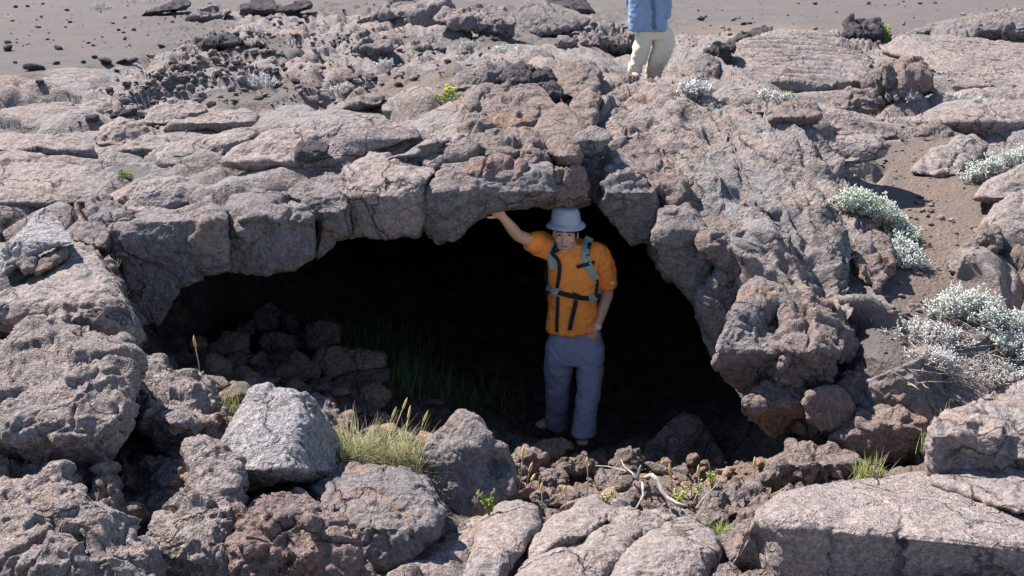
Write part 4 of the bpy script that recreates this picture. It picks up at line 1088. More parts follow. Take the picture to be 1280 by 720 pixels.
rock('U7', 'dark squared stone resting alone on the widest smooth tongue of lava', 'rock', [(369,190),(375,180),(394,177),(411,181),(409,191),(386,201),(370,200)], [(201,yu - .16),(188,yu - .13),(177,yu + .02)], 'dark_lava', .04, .2, 5, chip=.012, lump=.01)
for k in range(500):
    t = random.random()
    px = 150 + 170 * t + random.gauss(0, 30); py = 142 - 88 * t + random.gauss(0, 14)
    stone(px, max(py, 45), litter(.015, .085), random.choice(['grey_lava', 'brown_lava', 'grey_lava', 'pink_lava', 'brown_lava', 'pink_lava', 'dark_lava']), 'small jagged clinker in the rubble field of the left plain', 'clinker of the rubble field on the left plain')
for k in range(380):
    px = random.uniform(230, 640); py = random.uniform(44, 132)
    if py < 132 - max(0, px - 420) * .25:
        stone(px, py, litter(.012, .075), random.choice(['grey_lava', 'brown_lava', 'dark_lava']), 'small loose stone on the cinder behind the left tongues of lava', 'small stones behind the left tongues')
for k in range(60):
    px = random.uniform(700, 800); py = random.uniform(34, 62)
    stone(px, py, random.uniform(.06, .15), random.choice(['grey_lava', 'brown_lava']), 'dull brown clod in the strip of clods left of the walker', 'clods left of the walker')
for px, py, s_ in [(876,26,.2),(1018,7,.15),(1086,6,.14),(930,32,.12),(1150,6,.12)]:
    stone(px, py, s_ * .6, 'dark_lava', 'dark stone far out on the brown plain at the upper right', 'dark stones on the far right plain')
for k in range(55):
    px, py = random.choice([(1150, 200), (1165, 250), (1180, 290), (1160, 330), (1110, 195), (1120, 390), (1195, 400)])
    stone(px + random.gauss(0, 18), py + random.gauss(0, 14), random.uniform(.012, .035), random.choice(['brown_lava', 'pink_lava', 'red_lava']), 'pebble on the brown cinder path of the right slope', 'pebbles on the cinder path')
for k in range(500):
    px = random.uniform(0, 1280); py = random.uniform(2, 60)
    stone(px, py, litter(.015, .07), random.choice(['grey_lava', 'brown_lava', 'dark_lava']), 'small loose stone on the far plain', 'small stones on the far plain')
for k in range(260):
    px, py = random.choice([(1150, 210), (1170, 250), (1180, 290), (1160, 330), (1110, 195), (1120, 400), (1195, 400), (1090, 430)])
    stone(px + random.gauss(0, 24), py + random.gauss(0, 18), litter(.005, .022), random.choice(['brown_lava', 'pink_lava', 'bank_lava']), 'pebble on the brown cinder path of the right slope', 'pebbles on the cinder path')
# the floor of the pit is covered in broken stone
for k in range(230):
    px = random.uniform(560, 960); py = random.uniform(582, 645)
    stone(px, py, litter(.012, .08), random.choice(['brown_lava', 'rubble_rock', 'rubble_rock', 'cave_rock', 'cave_rock']), 'small broken stone in the litter on the pit floor', 'stone litter on the pit floor', seat=on_floor)
for k in range(120):
    px = random.uniform(390, 560); py = random.uniform(500, 600)
    stone(px, py, litter(.015, .12), random.choice(['brown_lava', 'rubble_rock', 'cave_rock']), 'small broken stone between the rubble heap and the grass tuft', 'stone litter by the rubble heap', seat=on_floor)
for k in range(60):
    px = random.uniform(240, 480); py = random.uniform(430, 505)
    stone(px, py, litter(.05, .18), random.choice(['rubble_rock', 'cave_rock']), 'dim broken stone in the rubble heap inside the cave', HG, seat=on_floor)
for k in range(50):
    px = random.uniform(100, 260); py = random.uniform(560, 690)
    stone(px, py, random.uniform(.03, .08), random.choice(['pitted_lava', 'brown_lava', 'grey_lava']), 'small stone in the gaps of the left foreground pile', 'stones in the gaps of the left pile', seat=on_floor)

# the largest in view stand as single stones, the smallest remainder is one litter
STONES.sort(key=lambda q: -q['vis'])
SM = {}
for q in STONES[:225]:
    if q['k'] not in SM:
        me = stone_mesh(q['k'][0] * 7 + 3); me.materials.append(MATS[q['k'][1]])
        o = SM[q['k']] = bpy.data.objects.new('stone', me)
    else:
        o = SM[q['k']].copy()
    COL.objects.link(o)
    o.scale, o.rotation_euler, o.location = q['scale'], q['rot'], q['loc']
    tag(o, q['label'], 'stone', q['group'])
mats_used = sorted({q['k'][1] for q in STONES[225:]})
base = [stone_mesh(k * 7 + 3, n=2) for k in range(8)]
bv = [np.array([v.co[:] for v in m_.vertices]) for m_ in base]
bf = [np.array([p_.vertices[:] for p_ in m_.polygons]) for m_ in base]
LVs, LFs, LM, off = [], [], [], 0
from mathutils import Euler
for q in STONES[225:]:
    k = q['k'][0]
    R = np.array(Euler(q['rot']).to_matrix())
    LVs.append((bv[k] * np.array(q['scale'])) @ R.T + np.array(q['loc'])); LFs.append(bf[k] + off)
    LM.append(np.full(len(bf[k]), mats_used.index(q['k'][1]))); off += len(bv[k])
lme = mesh_from('stone_litter', np.concatenate(LVs), np.concatenate(LFs))
lit = link('stone_litter', lme)
for m_ in mats_used: lme.materials.append(MATS[m_])
lme.polygons.foreach_set('material_index', np.concatenate(LM).astype(np.int32))
tag(lit, 'small broken stones littering the pit, the rubble and the cinder', 'stone litter', kind='stuff')
# ------------------------------------------------------------------ plants
def leaf_mat(name, c1, c2, scale=9.0, rough=.7, trans=.15):
    m, nt, b = nodes_of(name)
    pos = N(nt, 'ShaderNodeNewGeometry').outputs['Position']
    n = noise_tex(nt, pos, scale, 3, .6)
    nt.links.new(mix(nt, remap(nt, n, .35, .65), c1, c2), b.inputs['Base Color'])
    b.inputs['Roughness'].default_value = rough
    b.inputs['Specular IOR Level'].default_value = .2
    return m
leaf_mat('silver_leaf', (.40, .43, .385), (.57, .585, .54))
leaf_mat('sage_leaf', (.36, .41, .33), (.52, .55, .46))
leaf_mat('white_leaf', (.37, .37, .36), (.51, .50, .49))
leaf_mat('dry_stem', (.30, .25, .20), (.42, .37, .31))
leaf_mat('straw', (.42, .38, .20), (.30, .33, .13), 14)
leaf_mat('straw_pale', (.58, .52, .34), (.46, .42, .22), 14)
leaf_mat('green_leaf', (.16, .21, .05), (.25, .29, .09), 14)
leaf_mat('lime_leaf', (.24, .30, .06), (.38, .40, .12), 14)
leaf_mat('dark_leaf', (.12, .19, .06), (.18, .25, .09))
leaf_mat('yellow_flower', (.42, .44, .04), (.55, .52, .07), 20)
leaf_mat('bleached_wood', (.22, .19, .165), (.40, .36, .325), 26)
leaf_mat('seed_head', (.55, .40, .16), (.66, .50, .22), 30)

class MB:
    def __init__(s): s.v = []; s.f = []; s.n = 0
    def add(s, v, f):
        s.v.append(np.asarray(v, float)); s.f.append(np.asarray(f, int) + s.n); s.n += len(v)
    def build(s, name, mat, parent=None, origin=None):
        me = mesh_from(name, np.concatenate(s.v), s.f)
        return link(name, me, MATS[mat] if isinstance(mat, str) else mat, parent, origin)
    def blade(s, p0, d, L, w, bend, seg=4):
        """a narrow blade with a real cross section, bending over along its length"""
        p = np.array(p0, float); d = np.array(d, float); d /= np.linalg.norm(d)
        side = np.cross(d, [0, 0, 1.0]); side = side / (np.linalg.norm(side) + 1e-9)
        rows = []
        for i in range(seg + 1):
            t = i / seg
            ww = w * (1 - t ** 1.6) * .5 + w * .04
            nr = np.cross(side, d)
            rows += [p - side * ww, p + nr * ww * .5, p + side * ww, p - nr * ww * .3]
            d = d + np.array([bend[0], bend[1], bend[2]]) / seg
            d /= np.linalg.norm(d)
            p = p + d * L / seg
        s.add(rows, grid_faces(seg + 1, 4, True))
    def tube(s, pts, rad, k=7):
        pts = np.array(pts, float)
        T = np.gradient(pts, axis=0); T /= np.linalg.norm(T, axis=1)[:, None] + 1e-9
        up = np.array([.2, .3, 1.0])
        rows = []
        th = np.linspace(0, 2 * math.pi, k, endpoint=False)
        rad = np.broadcast_to(rad, len(pts))
        for p, t, r in zip(pts, T, rad):
            a = np.cross(t, up); a /= np.linalg.norm(a) + 1e-9
            b = np.cross(t, a)
            rows.append(p + r * (np.cos(th)[:, None] * a + np.sin(th)[:, None] * b))
        n = len(rows)
        rows = [rows[0] * 0 + pts[0]] + rows + [rows[-1] * 0 + pts[-1]]
        s.add(np.concatenate(rows), grid_faces(n + 2, k, True))
    def leaf(s, p, d, L, w):
        """a small thick lens-shaped leaf"""
        d = np.array(d) / np.linalg.norm(d)
        side = np.cross(d, RNG.normal(size=3)); side /= np.linalg.norm(side) + 1e-9
        nr = np.cross(side, d)
        m = p + d * L * .5
        v = [p, m + side * w, m + nr * w * .35, m - side * w, m - nr * w * .35, p + d * L]
        s.add(v, [[0, 2, 1, 1], [0, 3, 2, 2], [0, 4, 3, 3], [0, 1, 4, 4], [5, 1, 2, 2], [5, 2, 3, 3], [5, 3, 4, 4], [5, 4, 1, 1]])

def tri_fix(f):
    return f
_old_add = MB.add
def _add(s, v, f):
    f = np.asarray(f, int)
    if f.shape[1] == 4 and len(f) and (f[:, 2] == f[:, 3]).all():
        f = f[:, :3]
    _old_add(s, v, f)
MB.add = _add

def cushion(label, spine, w, h, mat, n=1600, leafL=.035, cat='shrub', name='shrub', group=None, seat=on_crust, stemmat='dry_stem', spread=1.0):
    """a low woolly shrub: tufts of small leaves over a cushion that follows the spine (photo pixels on the ground)"""
    base = [np.array(seat(*q)) for q in spine]
    org = np.mean(base, 0)
    root = bpy.data.objects.new(name, None); COL.objects.link(root); root.location = org
    tag(root, label, cat, group)
    lv, st = MB(), MB()
    base = np.array(base)
    nsprig = max(14, n // 22)
    for _ in range(nsprig):
        t = RNG.uniform(0, len(base) - 1.0001) if len(base) > 1 else 0
        i = int(t); p = base[i] + (base[min(i + 1, len(base) - 1)] - base[i]) * (t - i)
        a = RNG.uniform(0, 6.283); r = math.sqrt(RNG.uniform(0, 1)) * w
        endw = .65 + .35 * math.sin(math.pi * min(1, max(0, (t + .25) / (len(base) - .5)))) if len(base) > 1 else 1
        foot = p + np.array([math.cos(a) * r * .45, math.sin(a) * r * .45, -.03])
        tip = p + np.array([math.cos(a) * r, math.sin(a) * r, h * endw * (1 - .75 * (r / w) ** 2) * RNG.uniform(.7, 1.15)])
        ax = tip - foot; L = np.linalg.norm(ax); ax = ax / L
        st.tube([foot, foot + ax * L * .5 + RNG.normal(size=3) * .006, tip], [.004, .003, .0015], 4)
        for q in range(22):
            u = RNG.uniform(.35, 1) ** .8
            pp = foot + ax * L * u + RNG.normal(size=3) * .008
            dd = ax * .6 + RNG.normal(size=3) * .6 * spread
            lv.leaf(pp, dd, leafL * RNG.uniform(.6, 1.2), leafL * .16)
    lv.build('foliage', mat, root, tuple(org)); st.build('stems', stemmat, root, tuple(org))
    return root

cushion('long sage-green cushion shrub curving along the edge of the cinder path', [(1036,262),(1060,265),(1085,276),(1108,288),(1130,302)], .14, .19, 'sage_leaf', 7000, .034)
cushion('small silver shrub just below the long sage-green cushion', [(1108,318),(1124,328),(1138,336)], .12, .18, 'silver_leaf', 2200, .04)
cushion('pale silver bush with grassy shoots among the tongues at the right edge', [(1210,228),(1235,222),(1265,214),(1290,206)], .13, .19, 'silver_leaf', 2800, .038)
SG = 'silver shrubs on the right slope'
cushion('whitish shrub with upright sprigs at the back of the right slope group', [(1175,396),(1200,390),(1225,398),(1240,408)], .15, .19, 'silver_leaf', 3000, .032, group=SG)
cushion('bright silver-green shrub at the right edge of the slope group', [(1240,440),(1265,424),(1300,430),(1262,452)], .16, .19, 'silver_leaf', 3600, .034, group=SG)
cushion('thin greyish shrub at the left of the slope group, dry twigs showing', [(1128,425),(1150,416),(1170,424),(1195,432)], .16, .10, 'white_leaf', 1700, .028, group=SG)
cushion('flat whitish shrub lowest and leftmost on the right slope', [(1140,448),(1160,452),(1185,462)], .14, .07, 'white_leaf', 1500, .024, group=SG)
cushion('flat whitish shrub lowest of the group by the pinkish right edge boulder', [(1225,472),(1250,464),(1275,470)], .14, .07, 'white_leaf', 1300, .024, group=SG)
tw = MB()
for _ in range(420):
    q = on_crust(RNG.uniform(1130, 1280), RNG.uniform(400, 485)); a = RNG.uniform(0, 6.283); l_ = RNG.uniform(.04, .16)
    p = np.array(q) + np.array([0, 0, .012]); e_ = np.array([math.cos(a) * l_, math.sin(a) * l_, RNG.uniform(-.01, .05)])
    tw.tube([p, p + e_ * .5 + RNG.normal(size=3) * .008, p + e_], [.0026, .0022, .001], 5)
tag(tw.build('dead_twigs', 'dry_stem'), 'dry grey twigs littering the ground between the silver shrubs', 'twig litter', kind='stuff')
cushion('white frosted tuft on the crest of the arch right of the walker', [(848,116),(858,120),(868,124)], .14, .13, 'white_leaf', 800, .045)
FG = 'pale tufts scattered over the far plain'
for lab, sp, w_, h_ in [('pale tuft at the top left near two dark stones', [(122,12),(134,12)], .35, .4), ('pale frosted tuft in front of the dark humped stones', [(314,42),(326,42)], .25, .26),
        ('white tuft in front of the red-tinged broken rock', [(474,86),(492,86)], .2, .18), ('grey faded tuft on the cinder left of the arch', [(318,112),(334,112)], .25, .3),
        ('white low tuft on cinder right of the faded grey tuft', [(412,118),(436,119)], .22, .14), ('grey tuft below the pale-topped broken ridge', [(576,68),(594,68)], .22, .22),
        ('faint grey tuft below the triangular slab', [(626,66),(650,66)], .25, .16), ('pale tuft along the top edge of the left plain', [(160,4),(185,4),(205,3)], .4, .35),
        ('grey-blue tuft in the shade of the collapsed block', [(1120,128),(1132,128)], .2, .25), ('flat frosted tuft right of the collapsed block', [(1180,128),(1200,130),(1215,128)], .25, .12),
        ('frosted strip of leaves under the big ropy dome', [(940,122),(960,126),(980,130)], .15, .12)]:
    cushion(lab, sp, w_ * .85, h_ * .55, 'white_leaf', 600, .04, cat='tuft', name='tuft', group=FG)

# yellow flowers
r_ = cushion('small plant with bright yellow flowers on the left shoulder of the arch', [(556,126),(566,126)], .08, .09, 'green_leaf', 220, .04, cat='flowering plant', name='flowering_plant')
for k in range(9):
    fl = MB()
    c_ = np.array(r_.location) + RNG.normal(size=3) * np.array([.045, .04, .012]) + np.array([.01, 0, .09])
    for _ in range(16):
        fl.leaf(c_, RNG.normal(size=3) + np.array([0, 0, .6]),   .024, .008)
    fl.build('flower_head', 'yellow_flower', r_, tuple(r_.location))
r_ = cushion('yellow-green plant beside the black stump on the right plain', [(1098,54),(1108,53)], .16, .22, 'lime_leaf', 400, .08, cat='plant', name='plant')
r_ = cushion('small green weed on the ropy tongues right of the crest', [(976,124),(984,124)], .06, .08, 'green_leaf', 100, .035, cat='plant', name='plant')
r_ = cushion('tiny green weed between the tongues at the far left', [(152,224),(160,224)], .045, .05, 'green_leaf', 70, .022, cat='plant', name='plant')
r_ = cushion('tiny green weed behind the small humped tongue on the left', [(98,190),(104,190)], .045, .05, 'green_leaf', 70, .022, cat='plant', name='plant')

def tuft(label, spots, n, L, mat, lean=.5, cat='grass tuft', name='grass_tuft', w=.004, seat=None, pale=None, group=None, bend=.6, spread=.05, heads=0, down=0.35):
    """a tuft of grass: separate blades rising from the spots (world points)"""
    org = np.mean([np.array(s_) for s_ in spots], 0)
    root = bpy.data.objects.new(name, None); COL.objects.link(root); root.location = org
    tag(root, label, cat, group)
    for part, mm, cnt in (('blades', mat, n), ('dry_blades', pale, int(n * .45) if pale else 0)):
        if not cnt: continue
        mb = MB()
        for _ in range(cnt):
            p = np.array(spots[RNG.integers(len(spots))]) + RNG.normal(size=3) * np.array([spread, spread, 0])
            a = RNG.uniform(0, 6.283); l_ = abs(RNG.normal()) * lean
            d = np.array([math.cos(a) * l_, math.sin(a) * l_, 1])
            bd = bend * RNG.uniform(.2, 1)
            mb.blade(p - np.array([0, 0, .02]), d, L * RNG.uniform(.5, 1.1), w * RNG.uniform(.7, 1.3), (math.cos(a) * bd, math.sin(a) * bd, -bd * down), 5)
        mb.build(part, mm, root, tuple(org))
    for _ in range(heads):
        p = np.array(spots[RNG.integers(len(spots))]) + RNG.normal(size=3) * np.array([spread, spread, 0])
        a = RNG.uniform(0, 6.283)
        tip = p + np.array([math.cos(a) * .12, math.sin(a) * .08, L * RNG.uniform(.9, 1.25)])
        mb = MB(); mb.tube([p, (p + tip) / 2, tip], [.0022, .002, .0018], 5)
        ax = (tip - p) / np.linalg.norm(tip - p)
        mb.tube([tip - ax * .02, tip, tip + ax * .03, tip + ax * .055], [.003, .0065, .006, .001], 6)
        mb.build('seed_stalk', 'seed_head', root, tuple(org))
    return root
GT = [V3(x, y, 4.86) for x, y in [(436,578),(450,574),(465,575),(480,578),(495,580),(508,584),(520,588),(444,566),(490,572),(515,578),(430,570)]]
tuft('straw-coloured grass tuft between the pale block and the dark triangular rock', GT, 420, .26, 'straw', .9, pale='straw_pale', w=.0042, spread=.04, heads=4, bend=.7)
GT = [V3(x, y, 4.80) for x, y in [(516,592),(524,588)]]
tuft('dry drooping stalks leaning right from the straw-coloured grass tuft', GT, 26, .26, 'straw_pale', .3, w=.006, spread=.02, bend=1.0)
tuft('green grass tuft at the right end of the widest lava rope', [V3(x, y, 4.5) for x, y in [(884,672),(894,676),(905,678),(915,676),(925,668),(900,668)]], 260, .10, 'lime_leaf', .8, pale='straw', w=.004, spread=.03)
tuft('thin grass growing behind the pale squared block', [V3(x, y, 5.3) for x, y in [(282,512),(292,514),(300,516),(275,508)]], 90, .15, 'straw', .5, pale='green_leaf', w=.004, spread=.03)
tuft('few green blades between the rim blocks at the left end', [V3(x, y, 6.3) for x, y in [(138,328),(143,330)]], 40, .06, 'straw', .7, w=.004, spread=.015)
tuft('spindly green stems growing above the dark slab on the right', [V3(x, y, 4.95) for x, y in [(1076,598),(1082,597),(1088,599),(1094,598)]], 70, .17, 'lime_leaf', .45, pale='dry_stem', w=.006, spread=.03, bend=.3)
tuft('thin green shoots at the corner of the pinkish right edge boulder', [V3(x, y, 5.15) for x, y in [(1158,562)]], 30, .16, 'green_leaf', .3, w=.005, spread=.02, bend=.3)
tuft('shoots at the upper left of the pinkish right edge boulder', [V3(x, y, 5.45) for x, y in [(1174,532),(1184,528)]], 24, .14, 'lime_leaf', .4, w=.005, spread=.02, bend=.3)
# dim greenery just inside the cave
tuft('dim green grass growing inside the cave left of the man', [on_floor(x, y) for x, y in [(440,475),(465,485),(490,490),(520,495),(545,500),(570,505),(600,512),(620,518),(500,480),(540,488)]], 700, .28, 'dark_leaf', .5, w=.008, spread=.16)
tuft('dim green tuft at the back of the cave beside the rubble heap', [on_floor(x, y) for x, y in [(445,450),(470,455),(500,462),(430,448)]], 380, .40, 'dark_leaf', .4, w=.010, spread=.2)
# small weeds along the edge of the pit
def sprig(label, px, py, Y, h, mat, n=5, cat='weed', name='weed', seed=0, group=None):
    base = np.array(V3(px, py, Y)); rg = np.random.default_rng(seed)
    root = bpy.data.objects.new(name, None); COL.objects.link(root); root.location = base
    tag(root, label, cat, group)
    st, lv = MB(), MB()
    for k in range(n):
        a = rg.uniform(0, 6.283); l_ = h * rg.uniform(.5, 1)
        tip = base + np.array([math.cos(a) * l_ * .45, math.sin(a) * l_ * .3, l_])
        midp = (base + tip) / 2 + np.array([0, 0, l_ * .05])
        st.tube([base - np.array([0, 0, .02]), midp, tip], [.003, .0025, .0015], 5)
        for q in range(16):
            u = rg.uniform(.25, 1)
            pp = base + (tip - base) * u
            lv.leaf(pp, (tip - base) / l_ * .6 + rg.normal(size=3) * .7, .022 * (1.3 - .5 * u), .005)
    st.build('stems', 'green_leaf', root, tuple(base)); lv.build('leaves', mat, root, tuple(base))
WG = 'small weeds along the edge of the pit'
sprig('pale green weed in front of the dark triangular rock', 612, 642, 4.55, .13, 'lime_leaf', 7, seed=1, group=WG)
sprig('leafy weed beside the right arm of the bleached branch', 846, 634, 4.9, .14, 'lime_leaf', 6, seed=2, group=WG)
sprig('yellowish weed right of the bleached branch', 868, 626, 4.9, .15, 'straw', 5, seed=3, group=WG)
sprig('small yellow weed behind the lava rope at the middle', 757, 630, 4.85, .08, 'straw_pale', 5, seed=4, group=WG)
sprig('weed leaning over the tilted reddish stone', 890, 608, 5.0, .12, 'green_leaf', 4, seed=5, group=WG)
def stalk(label, px, py, Y, py2, dx, head=.05):
    b_ = np.array(V3(px, py, Y)); t_ = np.array(V3(px + dx, py2, Y))
    root = bpy.data.objects.new('grass_stalk', None); COL.objects.link(root); root.location = b_
    tag(root, label, 'grass stalk', 'dry grass stalks standing in the pit')
    mb = MB(); mb.tube([b_ - np.array([0, 0, .03]), (b_ + t_) / 2 + np.array([.004, 0, 0]), t_], [.0032, .003, .0024], 6)
    mb.build('stem', 'dry_stem', root, tuple(b_))
    ax = (t_ - b_) / np.linalg.norm(t_ - b_)
    mb = MB(); mb.tube([t_ - ax * head * .3, t_, t_ + ax * head * .6, t_ + ax * head], [.003, .008, .007, .001], 7)
    mb.build('seed_head', 'seed_head', root, tuple(b_))
for a_ in [('tallest dry grass stalk, at the left of the pit', 646, 624, 4.95, 572, 7, .07), ('short dry stalk right of the tallest one', 658, 600, 5.1, 588, 4, .05), ('dry stalk with a drooping head low on the left of the pit', 662, 606, 5.0, 600, 3, .04),
           ('straight reddish stalk in the middle of the pit', 734, 616, 5.0, 578, 0, .03), ('yellow stalk just behind the middle lava rope', 707, 640, 4.7, 614, -1, .03), ('short yellow stalk close to the middle lava rope', 676, 640, 4.75, 612, 1, .04),
           ('stalk with a pale head left of the leafy weed', 840, 612, 5.0, 592, -2, .06), ('thin upright stalk near the right end of the pit', 872, 618, 4.95, 592, 1, .05), ('pale bare stalk above the tilted reddish stone', 942, 602, 5.05, 582, 1, .05),
           ('dry yellow stalk inside the left of the cave mouth', 250, 470, 5.6, 432, -6, .06)]:
    stalk(*a_)
# the bleached branch
root = bpy.data.objects.new('bleached_branch', None); COL.objects.link(root)
bl = V3(800, 600, 4.95); root.location = bl
tag(root, 'forked white bleached branch lying across stones in the pit', 'branch')
mb = MB()
mb.tube([V3(x, y, Y) for x, y, Y in [(806,597,4.95),(815,594,4.9),(822,600,4.87),(826,612,4.84),(834,622,4.8),(846,629,4.76),(860,633,4.72)]], [.009, .012, .013, .012, .011, .009, .004], 9)
mb.build('thick_limb', 'bleached_wood', root, tuple(bl))
for pts, r0 in [([(797,600,4.95),(790,591,5.0),(780,583,5.05),(776,574,5.1)], .008), ([(790,591,5.0),(776,587,5.1),(760,583,5.15),(744,582,5.2)], .006), ([(797,600,4.95),(799,588,4.93),(801,582,4.92)], .012),
                ([(803,600,4.93),(804,620,4.85),(796,634,4.78),(788,642,4.74)], .010), ([(788,642,4.74),(800,640,4.7),(806,646,4.68)], .008), ([(870,636,4.75),(880,622,4.8),(896,606,4.85),(900,600,4.86)], .006),
                ([(776,587,5.1),(772,594,5.1),(762,598,5.1)], .004), ([(790,640,4.74),(806,652,4.66)], .007), ([(866,630,4.8),(872,616,4.85),(882,610,4.88)], .004)]:
    mb = MB(); n_ = len(pts)
    mb.tube([V3(*q) for q in pts], np.linspace(r0 * .75, r0 * .3, n_), 7)
    mb.build('twig', 'bleached_wood', root, tuple(bl))
# ------------------------------------------------------------------ people
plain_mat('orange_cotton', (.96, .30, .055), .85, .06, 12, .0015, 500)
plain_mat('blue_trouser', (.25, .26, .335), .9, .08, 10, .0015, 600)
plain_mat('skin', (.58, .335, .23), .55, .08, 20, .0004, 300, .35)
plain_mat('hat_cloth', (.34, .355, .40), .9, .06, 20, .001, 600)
plain_mat('pack_green', (.27, .34, .27), .8, .1, 30, .001, 500)
plain_mat('webbing', (.018, .018, .022), .7, .2, 60, .001, 900)
plain_mat('pack_dark', (.03, .035, .035), .8, .2, 30, .001, 500)
plain_mat('shoe_suede', (.38, .30, .20), .9, .15, 40, .001, 400)
plain_mat('shoe_sole', (.04, .038, .035), .8)
plain_mat('steel', (.55, .55, .52), .3, .05, 50, 0, 0, .6)
plain_mat('watch_face', (.62, .58, .45), .35)
plain_mat('eye_dark', (.02, .015, .012), .3)
plain_mat('lip', (.34, .13, .10), .5)
plain_mat('hair_dark', (.03, .02, .014), .6, .3, 80, .002, 300)
plain_mat('white_cloth', (.75, .75, .73), .8)
plain_mat('denim_blue', (.185, .255, .375), .85, .12, 14, .0015, 500)
plain_mat('denim_dark', (.085, .12, .19), .85, .12, 14)
plain_mat('beige_cotton', (.58, .505, .385), .85, .06, 12, .0015, 500)

def resolid(name, mb, mat, voxel, parent, origin, smooth=6, wr=None):
    """fuse the closed pieces of mb into one continuous surface (voxel remesh), smooth it, add cloth folds"""
    me = mesh_from(name, np.concatenate(mb.v), mb.f)
    t = bpy.data.objects.new('fuse', me); COL.objects.link(t)
    m = t.modifiers.new('r', 'REMESH'); m.mode = 'VOXEL'; m.voxel_size = voxel; m.use_smooth_shade = True
    m = t.modifiers.new('s', 'SMOOTH'); m.factor = .5; m.iterations = smooth
    dg = bpy.context.evaluated_depsgraph_get()
    nm = bpy.data.meshes.new_from_object(t.evaluated_get(dg))
    bpy.data.objects.remove(t); bpy.data.meshes.remove(me)
    nm.name = name
    n = len(nm.vertices)
    co = np.zeros(n * 3, np.float32); nm.vertices.foreach_get('co', co); co = co.reshape(-1, 3).astype(float)
    if wr is not None:
        no = np.zeros(n * 3, np.float32); nm.vertices.foreach_get('normal', no); no = no.reshape(-1, 3)
        co = co + no * wr(co)[:, None]
        nm.vertices.foreach_set('co', co.astype(np.float32).ravel())
    nm.materials.clear()
    nm.polygons.foreach_set('use_smooth', np.ones(len(nm.polygons), bool))
    nm.update()
    tree = BVHTree.FromPolygons([Vector(c) for c in co.tolist()], [tuple(p.vertices) for p in nm.polygons])
    o = link(name, nm, MATS[mat], parent, origin)
    return o, tree

def rings(mb, rr, k=28, p=2.3, xdir=(1, 0, 0), ydir=(0, 1, 0)):
    """closed body of superelliptic sections: (centre, half width, half depth)"""
    X, Yd = np.array(xdir, float), np.array(ydir, float)
    th = np.linspace(0, 2 * math.pi, k, endpoint=False)
    c, s_ = np.cos(th), np.sin(th)
    c = np.sign(c) * np.abs(c) ** (2 / p); s_ = np.sign(s_) * np.abs(s_) ** (2 / p)
    R = []
    for q, (ct, a, b) in enumerate(rr):
        R.append(np.array(ct)[None] + a * c[:, None] * X + b * s_[:, None] * Yd)
    R = [R[0] * 0 + np.array(rr[0][0])] + R + [R[-1] * 0 + np.array(rr[-1][0])]
    mb.add(np.concatenate(R), grid_faces(len(R), k, True))

def chain(mb, pts, rad, k=16, sub=6):
    """round tapered limb through the joints, rounded at both ends"""
    pts = np.array(pts, float); rad = np.array(rad, float)
    t = np.arange(len(pts)); tt = np.linspace(0, len(pts) - 1, (len(pts) - 1) * sub + 1)
    P = np.stack([np.interp(tt, t, pts[:, d]) for d in range(3)], 1); R = np.interp(tt, t, rad)
    for _ in range(2):
        P[1:-1] = .25 * P[:-2] + .5 * P[1:-1] + .25 * P[2:]
        R[1:-1] = .25 * R[:-2] + .5 * R[1:-1] + .25 * R[2:]
    a = (P[0] - P[1]) / np.linalg.norm(P[0] - P[1]); b = (P[-1] - P[-2]) / np.linalg.norm(P[-1] - P[-2])
    P = np.concatenate([[P[0] + a * R[0] * .9, P[0] + a * R[0] * .6], P, [P[-1] + b * R[-1] * .6, P[-1] + b * R[-1] * .9]])
    R = np.concatenate([[R[0] * .4, R[0] * .8], R, [R[-1] * .8, R[-1] * .4]])
    mb.tube(P, R, k)

def ball(mb, c, rx, ry, rz, k=20):
    th = np.linspace(0, math.pi, k // 2 + 1)
    rr = [(np.array(c) + np.array([0, 0, rz * math.cos(t)]), max(rx * math.sin(t), 1e-4), max(ry * math.sin(t), 1e-4)) for t in th]
    rings(mb, rr, k, 2.0)

def arr(px, py, Y): return np.array(at(px, py, Y))

def head(mb, c, s=1.0, turn=0.0):
    """skull, jaw, nose, brow, cheeks and ears; the face looks towards -Y turned by 'turn'"""
    c = np.array(c, float); ct, st = math.cos(turn), math.sin(turn)
    def q(x, y, z): return c + s * np.array([x * ct - y * st, x * st + y * ct, z])
    ball(mb, q(0, .012, .03), .078 * s, .098 * s, .095 * s)
    rr = [(q(0, -.022, -.118), .022 * s, .022 * s), (q(0, -.022, -.108), .040 * s, .042 * s), (q(0, -.014, -.08), .056 * s, .066 * s), (q(0, -.006, -.04), .067 * s, .084 * s), (q(0, 0, 0), .073 * s, .092 * s), (q(0, 0, .04), .07 * s, .088 * s)]
    rings(mb, rr, 24, 2.2, (ct, st, 0), (-st, ct, 0))
    chain(mb, [q(0, -.093, .012), q(0, -.104, -.018), q(0, -.109, -.035)], [.009 * s, .011 * s, .015 * s], 10, 3)
    for sx in (-1, 1):
        ball(mb, q(sx * .016, -.098, -.037), .009 * s, .010 * s, .008 * s, 10)
        chain(mb, [q(sx * .014, -.093, .022), q(sx * .034, -.089, .026), q(sx * .055, -.07, .018)], [.008 * s, .009 * s, .008 * s], 10, 3)
        ball(mb, q(sx * .043, -.068, -.03), .022 * s, .020 * s, .020 * s, 12)
        ball(mb, q(sx * .078, .008, -.012), .009 * s, .020 * s, .032 * s, 12)
    ball(mb, q(0, -.085, -.066), .024 * s, .014 * s, .010 * s, 12)
    ball(mb, q(0, -.083, -.104), .020 * s, .015 * s, .014 * s, 12)
    return q

